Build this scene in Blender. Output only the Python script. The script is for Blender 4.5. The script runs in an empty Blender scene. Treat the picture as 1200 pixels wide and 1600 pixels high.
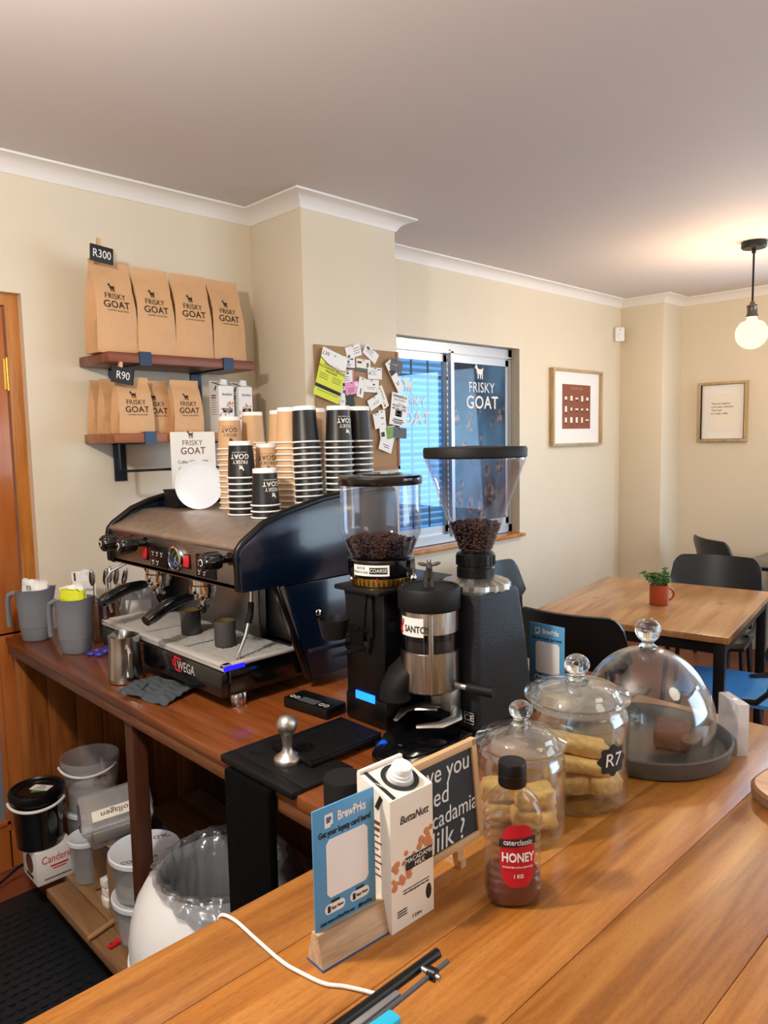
import bpy, bmesh, math, random
from mathutils import Matrix, Vector, Euler, noise
random.seed(7)
PI = math.pi
scene = bpy.context.scene
COL = scene.collection

# ------------------------------------------------------------------ camera
CAM = bpy.data.cameras.new('camera')
CAM.sensor_fit = 'VERTICAL'; CAM.sensor_height = 24.0; CAM.sensor_width = 18.0
CAM.lens = 24.0 * 1150.8 / 1600.0
CAM.clip_start = 0.02
cam = bpy.data.objects.new('camera', CAM); COL.objects.link(cam)
_p, _r, _y = 0.0989885, -0.0192033, 0.8002875
fw = Vector((math.cos(_p)*math.cos(_y), math.cos(_p)*math.sin(_y), -math.sin(_p)))
rt = Vector((math.sin(_y), -math.cos(_y), 0)); up = rt.cross(fw)
rt2 = math.cos(_r)*rt + math.sin(_r)*up; up2 = -math.sin(_r)*rt + math.cos(_r)*up
cam.matrix_world = Matrix(((rt2.x, up2.x, -fw.x, 0), (rt2.y, up2.y, -fw.y, 0), (rt2.z, up2.z, -fw.z, 1.60), (0, 0, 0, 1)))
scene.camera = cam

# ------------------------------------------------------------------ view, world, lights
scene.view_settings.view_transform = 'Standard'; scene.view_settings.look = 'None'
scene.view_settings.gamma = 1.0; scene.view_settings.use_curve_mapping = False
scene.view_settings.exposure = 0.45
scene.cycles.use_denoising = True
scene.cycles.max_bounces = 14; scene.cycles.transparent_max_bounces = 32
scene.cycles.caustics_reflective = False; scene.cycles.caustics_refractive = False
scene.cycles.sample_clamp_indirect = 6.0

def lin(r, g, b):
    f = lambda c: (c/255/12.92) if c <= 10.3 else ((c/255+0.055)/1.055)**2.4
    return (f(r), f(g), f(b), 1.0)

W = bpy.data.worlds.new('daylight'); scene.world = W; W.use_nodes = True
W.node_tree.nodes['Background'].inputs[0].default_value = (0.55, 0.75, 1.0, 1)
W.node_tree.nodes['Background'].inputs[1].default_value = 0.85

def area(name, loc, direction, sx, sy, power, color):
    L = bpy.data.lights.new(name, 'AREA'); L.shape = 'RECTANGLE'; L.size = sx; L.size_y = sy
    L.energy = power; L.color = color
    o = bpy.data.objects.new(name, L); COL.objects.link(o); o.location = loc
    o.rotation_euler = Vector(direction).to_track_quat('-Z', 'Y').to_euler()
    return o
def point(name, loc, power, color, r):
    L = bpy.data.lights.new(name, 'POINT'); L.energy = power; L.color = color; L.shadow_soft_size = r
    o = bpy.data.objects.new(name, L); COL.objects.link(o); o.location = loc
    return o
# daylight through the shop windows (off to the right and behind the camera)
area('daylight_right', (3.95, -2.15, 1.55), (-.25, 1, -0.05), 2.5, 1.8, 48, (0.70, 0.86, 1.0))
area('daylight_far', (5.60, 0.75, 1.5), (-1, 0, -0.1), 1.3, 1.5, 28, (0.45, 0.72, 1.0))
area('daylight_back', (-2.1, 0.2, 1.75), (1, 0.1, 0.1), 1.6, .9, 7, (0.88, 0.94, 1.0))
# unseen: bulb over the counter, an added soft light, bulb in the room
point('counter_bulb', (0.08, 1.10, 2.20), 58, (1.0, 0.90, 0.78), 0.05)
point('warm_fill_right', (1.45, -0.75, 2.20), 14, (1.0, 0.84, 0.64), 0.30)  # added unseen soft light, placed so its reflection stays off the visible counter
point('room_bulb', (4.3, -0.9, 1.90), 10, (1.0, 0.72, 0.42), 0.08)

# ------------------------------------------------------------------ materials
def nt_mat(name):
    m = bpy.data.materials.new(name); m.use_nodes = True
    nt = m.node_tree; return m, nt, nt.nodes['Principled BSDF']
def setp(b, **k):
    for n, v in k.items():
        b.inputs[n.replace('_', ' ')].default_value = v
def mat(name, rgb, rough=0.5, metal=0.0, spec=None, bump=0, bscale=80, var=0, vscale=6, coat=0, trans=0, emit=None, estr=0, stretch=None, sss=0):
    m, nt, b = nt_mat(name)
    c = lin(*rgb)
    b.inputs['Base Color'].default_value = c
    b.inputs['Roughness'].default_value = rough; b.inputs['Metallic'].default_value = metal
    if spec is not None: b.inputs['Specular IOR Level'].default_value = spec
    if coat: b.inputs['Coat Weight'].default_value = coat; b.inputs['Coat Roughness'].default_value = 0.08
    if trans: b.inputs['Transmission Weight'].default_value = trans
    if sss:
        b.inputs['Subsurface Weight'].default_value = sss; b.inputs['Subsurface Radius'].default_value = (0.02, 0.015, 0.01)
    if emit: b.inputs['Emission Color'].default_value = lin(*emit); b.inputs['Emission Strength'].default_value = estr
    if bump or var:
        tc = nt.nodes.new('ShaderNodeTexCoord'); src = tc.outputs['Object']
        if stretch:
            mp = nt.nodes.new('ShaderNodeMapping'); mp.inputs['Scale'].default_value = stretch
            nt.links.new(src, mp.inputs[0]); src = mp.outputs[0]
        if bump:
            n = nt.nodes.new('ShaderNodeTexNoise'); n.inputs['Scale'].default_value = bscale; n.inputs['Detail'].default_value = 4
            nt.links.new(src, n.inputs['Vector'])
            bp = nt.nodes.new('ShaderNodeBump'); bp.inputs['Strength'].default_value = bump; bp.inputs['Distance'].default_value = 0.004
            nt.links.new(n.outputs['Fac'], bp.inputs['Height']); nt.links.new(bp.outputs[0], b.inputs['Normal'])
        if var:
            n2 = nt.nodes.new('ShaderNodeTexNoise'); n2.inputs['Scale'].default_value = vscale; n2.inputs['Detail'].default_value = 5
            nt.links.new(src, n2.inputs['Vector'])
            mx = nt.nodes.new('ShaderNodeMix'); mx.data_type = 'RGBA'
            mx.inputs[6].default_value = tuple(x*(1-var) for x in c[:3])+(1,); mx.inputs[7].default_value = tuple(min(1, x*(1+var)) for x in c[:3])+(1,)
            nt.links.new(n2.outputs['Fac'], mx.inputs[0]); nt.links.new(mx.outputs[2], b.inputs['Base Color'])
    return m
def wood(name, dark, mid, light, axis=0, scale=1.0, rough=0.35, coat=0.0, plank=0, knots=0.0, bump=0.05, pores=0.0):
    """wood grain running along an axis; plank = board width across the grain for per-board shifts"""
    m, nt, b = nt_mat(name); N = nt.nodes; Lk = nt.links
    tc = N.new('ShaderNodeTexCoord'); mp = N.new('ShaderNodeMapping')
    sc = [14*scale]*3; sc[axis] = 1.1*scale
    mp.inputs['Scale'].default_value = sc; Lk.new(tc.outputs['Object'], mp.inputs[0])
    vec = mp.outputs[0]
    if plank:
        sep = N.new('ShaderNodeSeparateXYZ'); Lk.new(tc.outputs['Object'], sep.inputs[0])
        mt = N.new('ShaderNodeMath'); mt.operation = 'DIVIDE'; Lk.new(sep.outputs[1 if axis == 0 else 0], mt.inputs[0]); mt.inputs[1].default_value = plank
        fl = N.new('ShaderNodeMath'); fl.operation = 'FLOOR'; Lk.new(mt.outputs[0], fl.inputs[0])
        src = fl.outputs[0]
        if plank < 0: ab = N.new('ShaderNodeAttribute'); ab.attribute_name = 'board'; src = ab.outputs['Fac']
        wn = N.new('ShaderNodeTexWhiteNoise'); wn.noise_dimensions = '1D'; Lk.new(src, wn.inputs['W'])
        va = N.new('ShaderNodeVectorMath'); va.operation = 'MULTIPLY_ADD'; Lk.new(wn.outputs['Color'], va.inputs[0]); va.inputs[1].default_value = (30, 30, 30); Lk.new(vec, va.inputs[2])
        vec = va.outputs[0]
    n1 = N.new('ShaderNodeTexNoise'); n1.inputs['Scale'].default_value = 1.0; n1.inputs['Detail'].default_value = 8; n1.inputs['Distortion'].default_value = 1.2
    Lk.new(vec, n1.inputs['Vector'])
    n2 = N.new('ShaderNodeTexNoise'); n2.inputs['Scale'].default_value = 7.0; n2.inputs['Detail'].default_value = 5; Lk.new(vec, n2.inputs['Vector'])
    ad = N.new('ShaderNodeMath'); ad.operation = 'MULTIPLY_ADD'; Lk.new(n2.outputs['Fac'], ad.inputs[0]); ad.inputs[1].default_value = 0.35; Lk.new(n1.outputs['Fac'], ad.inputs[2])
    cr = N.new('ShaderNodeValToRGB'); e = cr.color_ramp.elements
    e[0].position = 0.42; e[0].color = lin(*dark); e[1].position = 0.86; e[1].color = lin(*light)
    x = cr.color_ramp.elements.new(0.64); x.color = lin(*mid)
    Lk.new(ad.outputs[0], cr.inputs[0]); colr = cr.outputs[0]
    if plank:
        mx = N.new('ShaderNodeMix'); mx.data_type = 'RGBA'; mx.blend_type = 'MULTIPLY'; mx.inputs[0].default_value = 0.22
        Lk.new(colr, mx.inputs[6]); Lk.new(wn.outputs['Value'], mx.inputs[7]); colr = mx.outputs[2]
    if pores:
        mp3 = N.new('ShaderNodeMapping'); s3 = [700*scale]*3; s3[axis] = 60*scale; mp3.inputs['Scale'].default_value = s3
        Lk.new(tc.outputs['Object'], mp3.inputs[0])
        n3 = N.new('ShaderNodeTexNoise'); n3.inputs['Scale'].default_value = 1.0; n3.inputs['Detail'].default_value = 2; Lk.new(mp3.outputs[0], n3.inputs['Vector'])
        pr = N.new('ShaderNodeValToRGB'); pr.color_ramp.elements[0].position = .30; pr.color_ramp.elements[0].color = (1-pores, 1-pores, 1-pores, 1)
        pr.color_ramp.elements[1].position = .52; pr.color_ramp.elements[1].color = (1, 1, 1, 1); Lk.new(n3.outputs['Fac'], pr.inputs[0])
        mq = N.new('ShaderNodeMix'); mq.data_type = 'RGBA'; mq.blend_type = 'MULTIPLY'; mq.inputs[0].default_value = 1.0
        Lk.new(colr, mq.inputs[6]); Lk.new(pr.outputs[0], mq.inputs[7]); colr = mq.outputs[2]
    if knots:
        vo = N.new('ShaderNodeTexVoronoi'); vo.inputs['Scale'].default_value = 3.2
        mp2 = N.new('ShaderNodeMapping'); s2 = [1.6]*3; s2[axis] = 0.8; mp2.inputs['Scale'].default_value = s2
        Lk.new(tc.outputs['Object'], mp2.inputs[0]); Lk.new(mp2.outputs[0], vo.inputs['Vector'])
        kr = N.new('ShaderNodeValToRGB'); kr.color_ramp.elements[0].position = 0.03; kr.color_ramp.elements[0].color = (1, 1, 1, 1)
        kr.color_ramp.elements[1].position = 0.10; kr.color_ramp.elements[1].color = (0, 0, 0, 1); Lk.new(vo.outputs['Distance'], kr.inputs[0])
        sm = N.new('ShaderNodeMath'); sm.operation = 'MULTIPLY'; Lk.new(kr.outputs[0], sm.inputs[0]); sm.inputs[1].default_value = knots
        mk = N.new('ShaderNodeMix'); mk.data_type = 'RGBA'; Lk.new(sm.outputs[0], mk.inputs[0]); Lk.new(colr, mk.inputs[6])
        mk.inputs[7].default_value = tuple(0.35*v for v in lin(*dark)[:3])+(1,); colr = mk.outputs[2]
    Lk.new(colr, b.inputs['Base Color'])
    setp(b, Roughness=rough)
    if coat: setp(b, Coat_Weight=coat, Coat_Roughness=0.12)
    if bump:
        bp = N.new('ShaderNodeBump'); bp.inputs['Strength'].default_value = bump; bp.inputs['Distance'].default_value = 0.002
        Lk.new(ad.outputs[0], bp.inputs['Height']); Lk.new(bp.outputs[0], b.inputs['Normal'])
    return m
def thin_glass(name, tint=(1, 1, 1), rough=0.0, lo=0.04, hi=0.75, haze=0.0, hazecol=(235, 235, 235)):
    """clear sheet: transparent with a Fresnel reflection, optional milky haze"""
    m = bpy.data.materials.new(name); m.use_nodes = True; nt = m.node_tree; N = nt.nodes; Lk = nt.links
    N.remove(N['Principled BSDF']); out = N['Material Output']
    tr = N.new('ShaderNodeBsdfTransparent'); tr.inputs[0].default_value = (*tint, 1)
    gl = N.new('ShaderNodeBsdfGlossy'); gl.inputs['Roughness'].default_value = rough; gl.inputs[0].default_value = (1, 1, 1, 1)
    fr = N.new('ShaderNodeLayerWeight'); fr.inputs['Blend'].default_value = 0.25
    mr = N.new('ShaderNodeMapRange'); mr.inputs['To Min'].default_value = lo; mr.inputs['To Max'].default_value = hi
    pw = N.new('ShaderNodeMath'); pw.operation = 'POWER'; pw.inputs[1].default_value = 1.6
    Lk.new(fr.outputs['Facing'], pw.inputs[0]); Lk.new(pw.outputs[0], mr.inputs[0])
    base = tr.outputs[0]
    if haze:
        df = N.new('ShaderNodeBsdfDiffuse'); df.inputs[0].default_value = lin(*hazecol)
        mh = N.new('ShaderNodeMixShader'); mh.inputs[0].default_value = haze; Lk.new(base, mh.inputs[1]); Lk.new(df.outputs[0], mh.inputs[2]); base = mh.outputs[0]
    mx = N.new('ShaderNodeMixShader'); Lk.new(mr.outputs[0], mx.inputs[0]); Lk.new(base, mx.inputs[1]); Lk.new(gl.outputs[0], mx.inputs[2])
    Lk.new(mx.outputs[0], out.inputs[0]); return m

M = {}
M['ceiling'] = mat('ceiling_paint', (212, 205, 204), 0.75, bump=0.04, bscale=30, var=0.02, vscale=2)
M['cornice'] = mat('cornice_white', (236, 233, 230), 0.5)
M['wall'] = mat('wall_cream_paint', (222, 211, 189), 0.45, bump=0.10, bscale=14, var=0.05, vscale=1.6)
M['floor'] = mat('floor_terracotta', (128, 68, 42), 0.35, var=0.25, vscale=4, bump=0.05, bscale=20)
M['counter'] = wood('counter_wood', (130, 76, 26), (168, 106, 42), (190, 130, 62), axis=0, scale=1.5, rough=0.36, coat=0.0, plank=-1, knots=0.75, bump=0.02, pores=.28)
M['backcounter'] = wood('back_counter_wood', (92, 46, 20), (128, 68, 30), (150, 84, 38), axis=1, scale=0.8, rough=0.25, coat=0.3, plank=0.20, bump=0.03)
M['edge'] = wood('counter_edge_wood', (78, 44, 26), (104, 62, 36), (126, 80, 48), axis=1, scale=1.6, rough=0.4)
M['darkwood'] = wood('dark_wood', (48, 24, 12), (72, 36, 18), (90, 48, 26), axis=2, scale=1.2, rough=0.5)
M['panel'] = wood('panel_wood', (104, 56, 20), (142, 80, 32), (166, 100, 44), axis=2, scale=1.0, rough=0.35, coat=0.2)
M['door'] = wood('door_wood', (140, 70, 24), (176, 98, 42), (192, 116, 58), axis=2, scale=0.7, rough=0.3, coat=0.3)
M['doorframe'] = wood('door_frame_wood', (150, 88, 28), (186, 118, 46), (204, 140, 64), axis=2, scale=1.3, rough=0.35)
M['shelf'] = wood('shelf_wood', (84, 40, 24), (118, 62, 40), (140, 80, 54), axis=0, scale=1.1, rough=0.4)
M['shelf_low'] = wood('lower_shelf_wood', (120, 66, 38), (150, 90, 56), (166, 106, 70), axis=0, scale=1.1, rough=0.4)
M['crate'] = wood('rough_board', (98, 68, 40), (134, 98, 62), (156, 118, 80), axis=1, scale=1.0, rough=0.7, bump=0.15)
M['table'] = wood('table_pine', (150, 98, 52), (188, 134, 80), (208, 156, 102), axis=0, scale=0.8, rough=0.28, coat=0.2, plank=0.11, knots=0.7)
M['block'] = wood('ash_block', (150, 122, 92), (196, 168, 134), (218, 194, 164), axis=0, scale=2.2, rough=0.5)
M['frame'] = wood('picture_frame_wood', (150, 122, 80), (178, 150, 106), (196, 170, 128), axis=2, scale=2.0, rough=0.5)
M['boardtop'] = wood('slice_wood', (170, 128, 92), (200, 160, 124), (216, 180, 148), axis=1, scale=1.6, rough=0.5)
M['bark'] = mat('bark', (120, 84, 56), 0.8, bump=0.6, bscale=90, var=0.4, vscale=60)
M['peg'] = mat('peg_wood', (208, 168, 120), 0.6)
M['black'] = mat('black_plastic', (9, 9, 10), 0.35, spec=.35)
M['blackgloss'] = mat('black_gloss', (10, 10, 12), 0.12, coat=0.5)
M['blackmatte'] = mat('black_matte', (14, 14, 15), 0.6, spec=.3)
M['rubber'] = mat('black_rubber', (11, 11, 12), 0.55, spec=.3, bump=0.15, bscale=300)
M['foam'] = mat('black_bristle', (7, 7, 8), 0.95, spec=.1, bump=1.0, bscale=420, var=0.5, vscale=300)
M['blackmetal'] = mat('black_metal', (24, 24, 26), 0.42, metal=0.3)
M['navy'] = mat('navy_panel', (5, 18, 36), 0.22, coat=0.3)
M['crackle'] = mat('crackle_black', (11, 12, 18), 0.36, spec=.4, bump=0.8, bscale=420)
M['steel'] = mat('steel', (200, 198, 194), 0.22, metal=1.0)
M['chrome'] = mat('chrome', (225, 225, 225), 0.06, metal=1.0)
M['steeldull'] = mat('steel_brushed', (150, 148, 146), 0.34, metal=1.0, stretch=(1, 30, 30), bump=0.05, bscale=60)
M['hood'] = mat('hood_steel', (168, 154, 142), 0.40, metal=0.75, bump=0.5, bscale=34, var=0.30, vscale=30)
M['alu'] = mat('aluminium', (196, 196, 196), 0.35, metal=0.8)
M['alucast'] = mat('cast_aluminium', (196, 194, 188), 0.38, metal=1.0)
M['brass'] = mat('brass', (190, 150, 70), 0.3, metal=1.0)
M['red'] = mat('red_plastic', (205, 30, 40), 0.35)
M['kraft'] = mat('kraft_paper', (206, 162, 116), 0.55, bump=0.25, bscale=22, var=0.06, vscale=30)
M['kraftcup'] = mat('kraft_cup', (202, 164, 122), 0.6, var=0.05, vscale=120)
M['blackcup'] = mat('black_cup', (20, 20, 22), 0.42)
M['white'] = mat('white_paper', (238, 236, 232), 0.5)
M['cream'] = mat('cream_card', (238, 232, 218), 0.45)
M['whiteplastic'] = mat('white_plastic', (232, 234, 234), 0.3, sss=0.05)
M['tubwhite'] = mat('tub_lid', (222, 228, 236), 0.3)
M['ink'] = mat('dark_ink', (36, 26, 22), 0.6)
M['inkbrown'] = mat('brown_ink', (110, 60, 56), 0.6)
M['chalk'] = mat('chalk', (232, 232, 228), 0.9)
M['slate'] = mat('slate', (26, 28, 30), 0.6, var=0.25, vscale=12)
M['greyjug'] = mat('grey_jug', (120, 124, 132), 0.34)
M['greycloth'] = mat('grey_cloth', (66, 74, 80), 0.95, bump=0.5, bscale=500)
M['cup_dark'] = mat('dark_ceramic', (58, 56, 54), 0.7, bump=0.1, bscale=200)
M['gold'] = mat('gold_glaze', (190, 160, 96), 0.3, metal=0.8)
M['blue_sign'] = mat('blue_sign', (86, 156, 204), 0.4)
M['blue_dark'] = mat('blue_dark', (44, 84, 140), 0.4)
M['lcd'] = mat('lcd_blue', (10, 60, 200), 0.3, emit=(20, 110, 255), estr=2.6)
M['led'] = mat('led_blue', (10, 10, 120), 0.3, emit=(30, 20, 255), estr=1.6)
M['honey_label'] = mat('red_label', (192, 24, 44), 0.4)
M['honey'] = mat('honey', (92, 14, 8), 0.1)
M['rusk'] = mat('rusk', (228, 184, 116), 0.85, bump=1.0, bscale=90, var=0.38, vscale=70)
M['brownie'] = mat('brownie', (98, 60, 48), 0.85, bump=1.0, bscale=90, var=0.35, vscale=50)
M['bean'] = mat('coffee_bean', (52, 26, 24), 0.38, var=0.3, vscale=60)
M['stone'] = mat('grey_stoneware', (84, 80, 76), 0.42, var=0.15, vscale=20)
M['cork'] = mat('cork', (166, 134, 98), 0.85, bump=0.4, bscale=260, var=0.18, vscale=160)
M['yellow'] = mat('lime_yellow', (214, 222, 30), 0.45)
M['pink'] = mat('pink_card', (232, 150, 190), 0.5)
M['darkgrey'] = mat('dark_grey_card', (74, 76, 82), 0.5)
M['green'] = mat('green_card', (112, 158, 50), 0.5)
M['leaf'] = mat('leaf_green', (76, 120, 52), 0.5, var=0.3, vscale=60)
M['mug'] = mat('terracotta_mug', (170, 72, 40), 0.3)
M['soil'] = mat('soil', (40, 28, 22), 0.9)
M['chair'] = mat('chair_black', (22, 24, 27), 0.38)
M['seat'] = mat('chair_seat_black', (24, 28, 34), 0.22, coat=0.4)
M['cardboard'] = mat('cardboard', (150, 116, 82), 0.75, var=0.08, vscale=20)
M['nut'] = mat('nut_print', (204, 132, 84), 0.6)
M['mat_rubber'] = mat('floor_mat', (26, 30, 36), 0.5)
M['tan'] = mat('tan_wood_handle', (170, 130, 88), 0.5)
M['cyan'] = mat('cyan_plastic', (40, 176, 214), 0.35)
M['sage'] = mat('aluminium_grey', (150, 150, 152), 0.4, metal=0.6)
M['artbrown'] = mat('art_brown', (136, 74, 48), 0.5)
M['bluescissor'] = mat('blue_handle', (40, 66, 170), 0.35)
M['obscure'] = mat('obscure_glass', (120, 132, 142), 0.3, bump=0.9, bscale=120, var=0.25, vscale=140)
M['cable'] = mat('white_cable', (236, 230, 222), 0.4)
M['purplebox'] = mat('purple_box', (52, 42, 66), 0.5)
M['glass'] = thin_glass('clear_glass', (0.95, 0.965, 0.96), 0.0, 0.06, 0.95)
M['glassdome'] = thin_glass('dome_glass', (0.95, 0.96, 0.96), 0.0, 0.05, 0.9)
M['hopper'] = thin_glass('hopper_plastic', (0.93, 0.93, 0.95), 0.03, 0.04, 0.6)
M['tub'] = thin_glass('tub_plastic', (0.9, 0.9, 0.9), 0.25, 0.05, 0.5, haze=0.24, hazecol=(215, 215, 215))
M['bottle'] = thin_glass('bottle_plastic', (0.90, 0.83, 0.72), 0.10, 0.03, 0.4, haze=0.07, hazecol=(206, 190, 160))
M['bag_film'] = thin_glass('bin_liner', (0.85, 0.86, 0.88), 0.12, 0.06, 0.6, haze=0.22, hazecol=(150, 152, 156))
M['pane'] = thin_glass('window_glass', (0.42, 0.74, 1.0), 0.0, 0.05, 0.6)
M['grid'] = mat('grid_steel', (196, 194, 190), 0.45, metal=0.25)
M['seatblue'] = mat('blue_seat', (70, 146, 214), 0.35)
M['solidglass'] = mat('solid_glass', (245, 250, 250), 0.0, trans=1.0)
M['acrylic'] = thin_glass('acrylic', (0.92, 0.93, 0.94), 0.05, 0.10, 0.7, haze=0.5, hazecol=(246, 244, 246))
_m = bpy.data.materials.new('bulb_glow'); _m.use_nodes = True; _n = _m.node_tree; _n.nodes.remove(_n.nodes['Principled BSDF'])
_e = _n.nodes.new('ShaderNodeEmission'); _e.inputs[0].default_value = lin(255, 240, 186); _e.inputs[1].default_value = 1.5
_t = _n.nodes.new('ShaderNodeBsdfTransparent'); _x = _n.nodes.new('ShaderNodeMixShader'); _x.inputs[0].default_value = .5
_n.links.new(_e.outputs[0], _x.inputs[1]); _n.links.new(_t.outputs[0], _x.inputs[2]); _n.links.new(_x.outputs[0], _n.nodes['Material Output'].inputs[0]); M['bulbglass'] = _m

# ------------------------------------------------------------------ mesh builder
class B:
    def __init__(s): s.bm = bmesh.new()
    def _add(s, t, mx=None, mi=0):
        if mx is not None: t.transform(mx)
        for f in t.faces: f.material_index = mi
        bmesh.ops.recalc_face_normals(t, faces=t.faces[:])
        me = bpy.data.meshes.new('tmp'); t.to_mesh(me); t.free(); s.bm.from_mesh(me); bpy.data.meshes.remove(me); return s
    def box(s, c, size, rot=(0, 0, 0), bev=0, seg=2, mi=0):
        t = bmesh.new(); bmesh.ops.create_cube(t, size=1.0); t.transform(Matrix.Diagonal((*size, 1)))
        if bev: bmesh.ops.bevel(t, geom=t.edges[:], offset=bev, segments=seg, affect='EDGES', profile=0.5)
        return s._add(t, Matrix.Translation(c) @ Euler(rot).to_matrix().to_4x4(), mi)
    def cyl(s, a, b, r, r2=None, seg=24, mi=0, cap=True):
        a = Vector(a); b = Vector(b); d = b-a; t = bmesh.new()
        bmesh.ops.create_cone(t, cap_ends=cap, segments=seg, radius1=r, radius2=r if r2 is None else r2, depth=d.length)
        return s._add(t, Matrix.Translation((a+b)/2) @ d.to_track_quat('Z', 'Y').to_matrix().to_4x4(), mi)
    def sphere(s, c, r, scale=(1, 1, 1), seg=20, mi=0, rot=(0, 0, 0)):
        t = bmesh.new(); bmesh.ops.create_uvsphere(t, u_segments=seg, v_segments=max(6, seg//2), radius=r)
        return s._add(t, Matrix.Translation(c) @ Euler(rot).to_matrix().to_4x4() @ Matrix.Diagonal((*scale, 1)), mi)
    def ico(s, c, r, scale=(1, 1, 1), sub=1, mi=0, rot=(0, 0, 0)):
        t = bmesh.new(); bmesh.ops.create_icosphere(t, subdivisions=sub, radius=r)
        return s._add(t, Matrix.Translation(c) @ Euler(rot).to_matrix().to_4x4() @ Matrix.Diagonal((*scale, 1)), mi)
    def rings(s, rings, close=True, caps=True, mi=0, mx=None, loop=False):
        t = bmesh.new(); vs = [[t.verts.new(p) for p in r] for r in rings]; n = len(rings[0])
        pairs = list(zip(vs[:-1], vs[1:])) + ([(vs[-1], vs[0])] if loop else [])
        for a, b in pairs:
            for i in range(n if close else n-1):
                j = (i+1) % n; t.faces.new((a[i], a[j], b[j], b[i]))
        if caps and close and not loop:
            t.faces.new(vs[0][::-1]); t.faces.new(vs[-1])
        return s._add(t, mx, mi)
    def lathe(s, prof, c=(0, 0, 0), seg=40, mi=0, mx=None, sx=1.0, sy=1.0):
        """profile of (r, z); points at r=0 close the ends; closed shells are given as an out-and-back profile"""
        t = bmesh.new(); rows = []
        for r, z in prof:
            if r <= 1e-6: rows.append([t.verts.new((0, 0, z))])
            else: rows.append([t.verts.new((r*sx*math.cos(2*PI*i/seg), r*sy*math.sin(2*PI*i/seg), z)) for i in range(seg)])
        for a, b in zip(rows[:-1], rows[1:]):
            if len(a) == 1 and len(b) == 1: continue
            for i in range(seg):
                j = (i+1) % seg
                if len(a) == 1: t.faces.new((a[0], b[j], b[i]))
                elif len(b) == 1: t.faces.new((a[i], a[j], b[0]))
                else: t.faces.new((a[i], a[j], b[j], b[i]))
        m = Matrix.Translation(c)
        return s._add(t, m @ mx if mx is not None else m, mi)
    def tube(s, pts, r, seg=10, closed=False, mi=0, flat=1.0):
        pts = [Vector(p) for p in pts]; n = len(pts); rings = []; prev = None
        for i, p in enumerate(pts):
            if closed: d = pts[(i+1) % n]-pts[i-1]
            else: d = pts[min(i+1, n-1)]-pts[max(i-1, 0)]
            d.normalize()
            if prev is None:
                u = d.orthogonal().normalized()
                if abs(d.z) < 0.95: u = Vector((0, 0, 1)).cross(d).normalized()
            else: u = (prev-d*prev.dot(d)).normalized()
            prev = u; v = d.cross(u); rr = r[i] if isinstance(r, (list, tuple)) else r
            rings.append([p+u*rr*math.cos(2*PI*k/seg)+v*rr*flat*math.sin(2*PI*k/seg) for k in range(seg)])
        return s.rings(rings, mi=mi, loop=closed)
    def prism(s, poly, h, mx=None, mi=0, bev=0):
        t = bmesh.new(); f = t.faces.new([t.verts.new((x, y, 0)) for x, y in poly])
        r = bmesh.ops.extrude_face_region(t, geom=[f]); bmesh.ops.translate(t, vec=(0, 0, h), verts=[v for v in r['geom'] if isinstance(v, bmesh.types.BMVert)])
        bmesh.ops.recalc_face_normals(t, faces=t.faces[:])
        if bev: bmesh.ops.bevel(t, geom=t.edges[:], offset=bev, segments=2, affect='EDGES', profile=0.5)
        return s._add(t, mx, mi)
    def sheet(s, fn, nu, nv, thick=0.0, mi=0):
        """thin sheet through fn(u, v); thick gives it two sides"""
        t = bmesh.new(); g = [[t.verts.new(fn(i/nu, j/nv)) for j in range(nv+1)] for i in range(nu+1)]
        for i in range(nu):
            for j in range(nv): t.faces.new((g[i][j], g[i+1][j], g[i+1][j+1], g[i][j+1]))
        if thick:
            t.normal_update(); bmesh.ops.solidify(t, geom=t.faces[:], thickness=thick)
        return s._add(t, None, mi)
    def warp(s, fn):
        for v in s.bm.verts: v.co = fn(v.co.copy())
        return s

def obj(name, b, m, parent=None, loc=(0, 0, 0), rot=(0, 0, 0), ang=38, label=None):
    me = bpy.data.meshes.new(name); b.bm.to_mesh(me); b.bm.free()
    for x in (m if isinstance(m, (list, tuple)) else [m]): me.materials.append(M[x] if isinstance(x, str) else x)
    me.polygons.foreach_set('use_smooth', [True]*len(me.polygons)); me.set_sharp_from_angle(angle=math.radians(ang)); me.update()
    o = bpy.data.objects.new(name, me); COL.objects.link(o); o.location = loc; o.rotation_euler = rot
    if parent: o.parent = parent
    if label: o['label'] = label
    return o
def tag(o, label, cat, group=None, kind=None):
    o['label'] = label; o['category'] = cat
    if group: o['group'] = group
    if kind: o['kind'] = kind
    return o
def thing(name, label, cat, loc=(0, 0, 0), rz=0, group=None):
    o = bpy.data.objects.new(name, None); COL.objects.link(o); o.empty_display_size = 0.03
    o.location = loc; o.rotation_euler = (0, 0, rz)
    return tag(o, label, cat, group)
def struct(name, b, m, ang=30, parent=None):
    o = obj(name, b, m, parent, ang=ang)
    if not parent: o['kind'] = 'structure'
    return o
def dup(root, loc, rz, label, group=None):
    r = root.copy(); COL.objects.link(r); r.location = loc; r.rotation_euler = (0, 0, rz) if not isinstance(rz, tuple) else rz
    r['label'] = label
    if group: r['group'] = group
    for ch in list(root.children):
        c = ch.copy(); COL.objects.link(c); c.parent = r
        for g in list(ch.children):
            d = g.copy(); COL.objects.link(d); d.parent = c
    return r
FX = (PI/2, 0, -PI/2)      # lettering that faces -X
FY = (PI/2, 0, 0)          # lettering that faces -Y
_txt = {}
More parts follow.
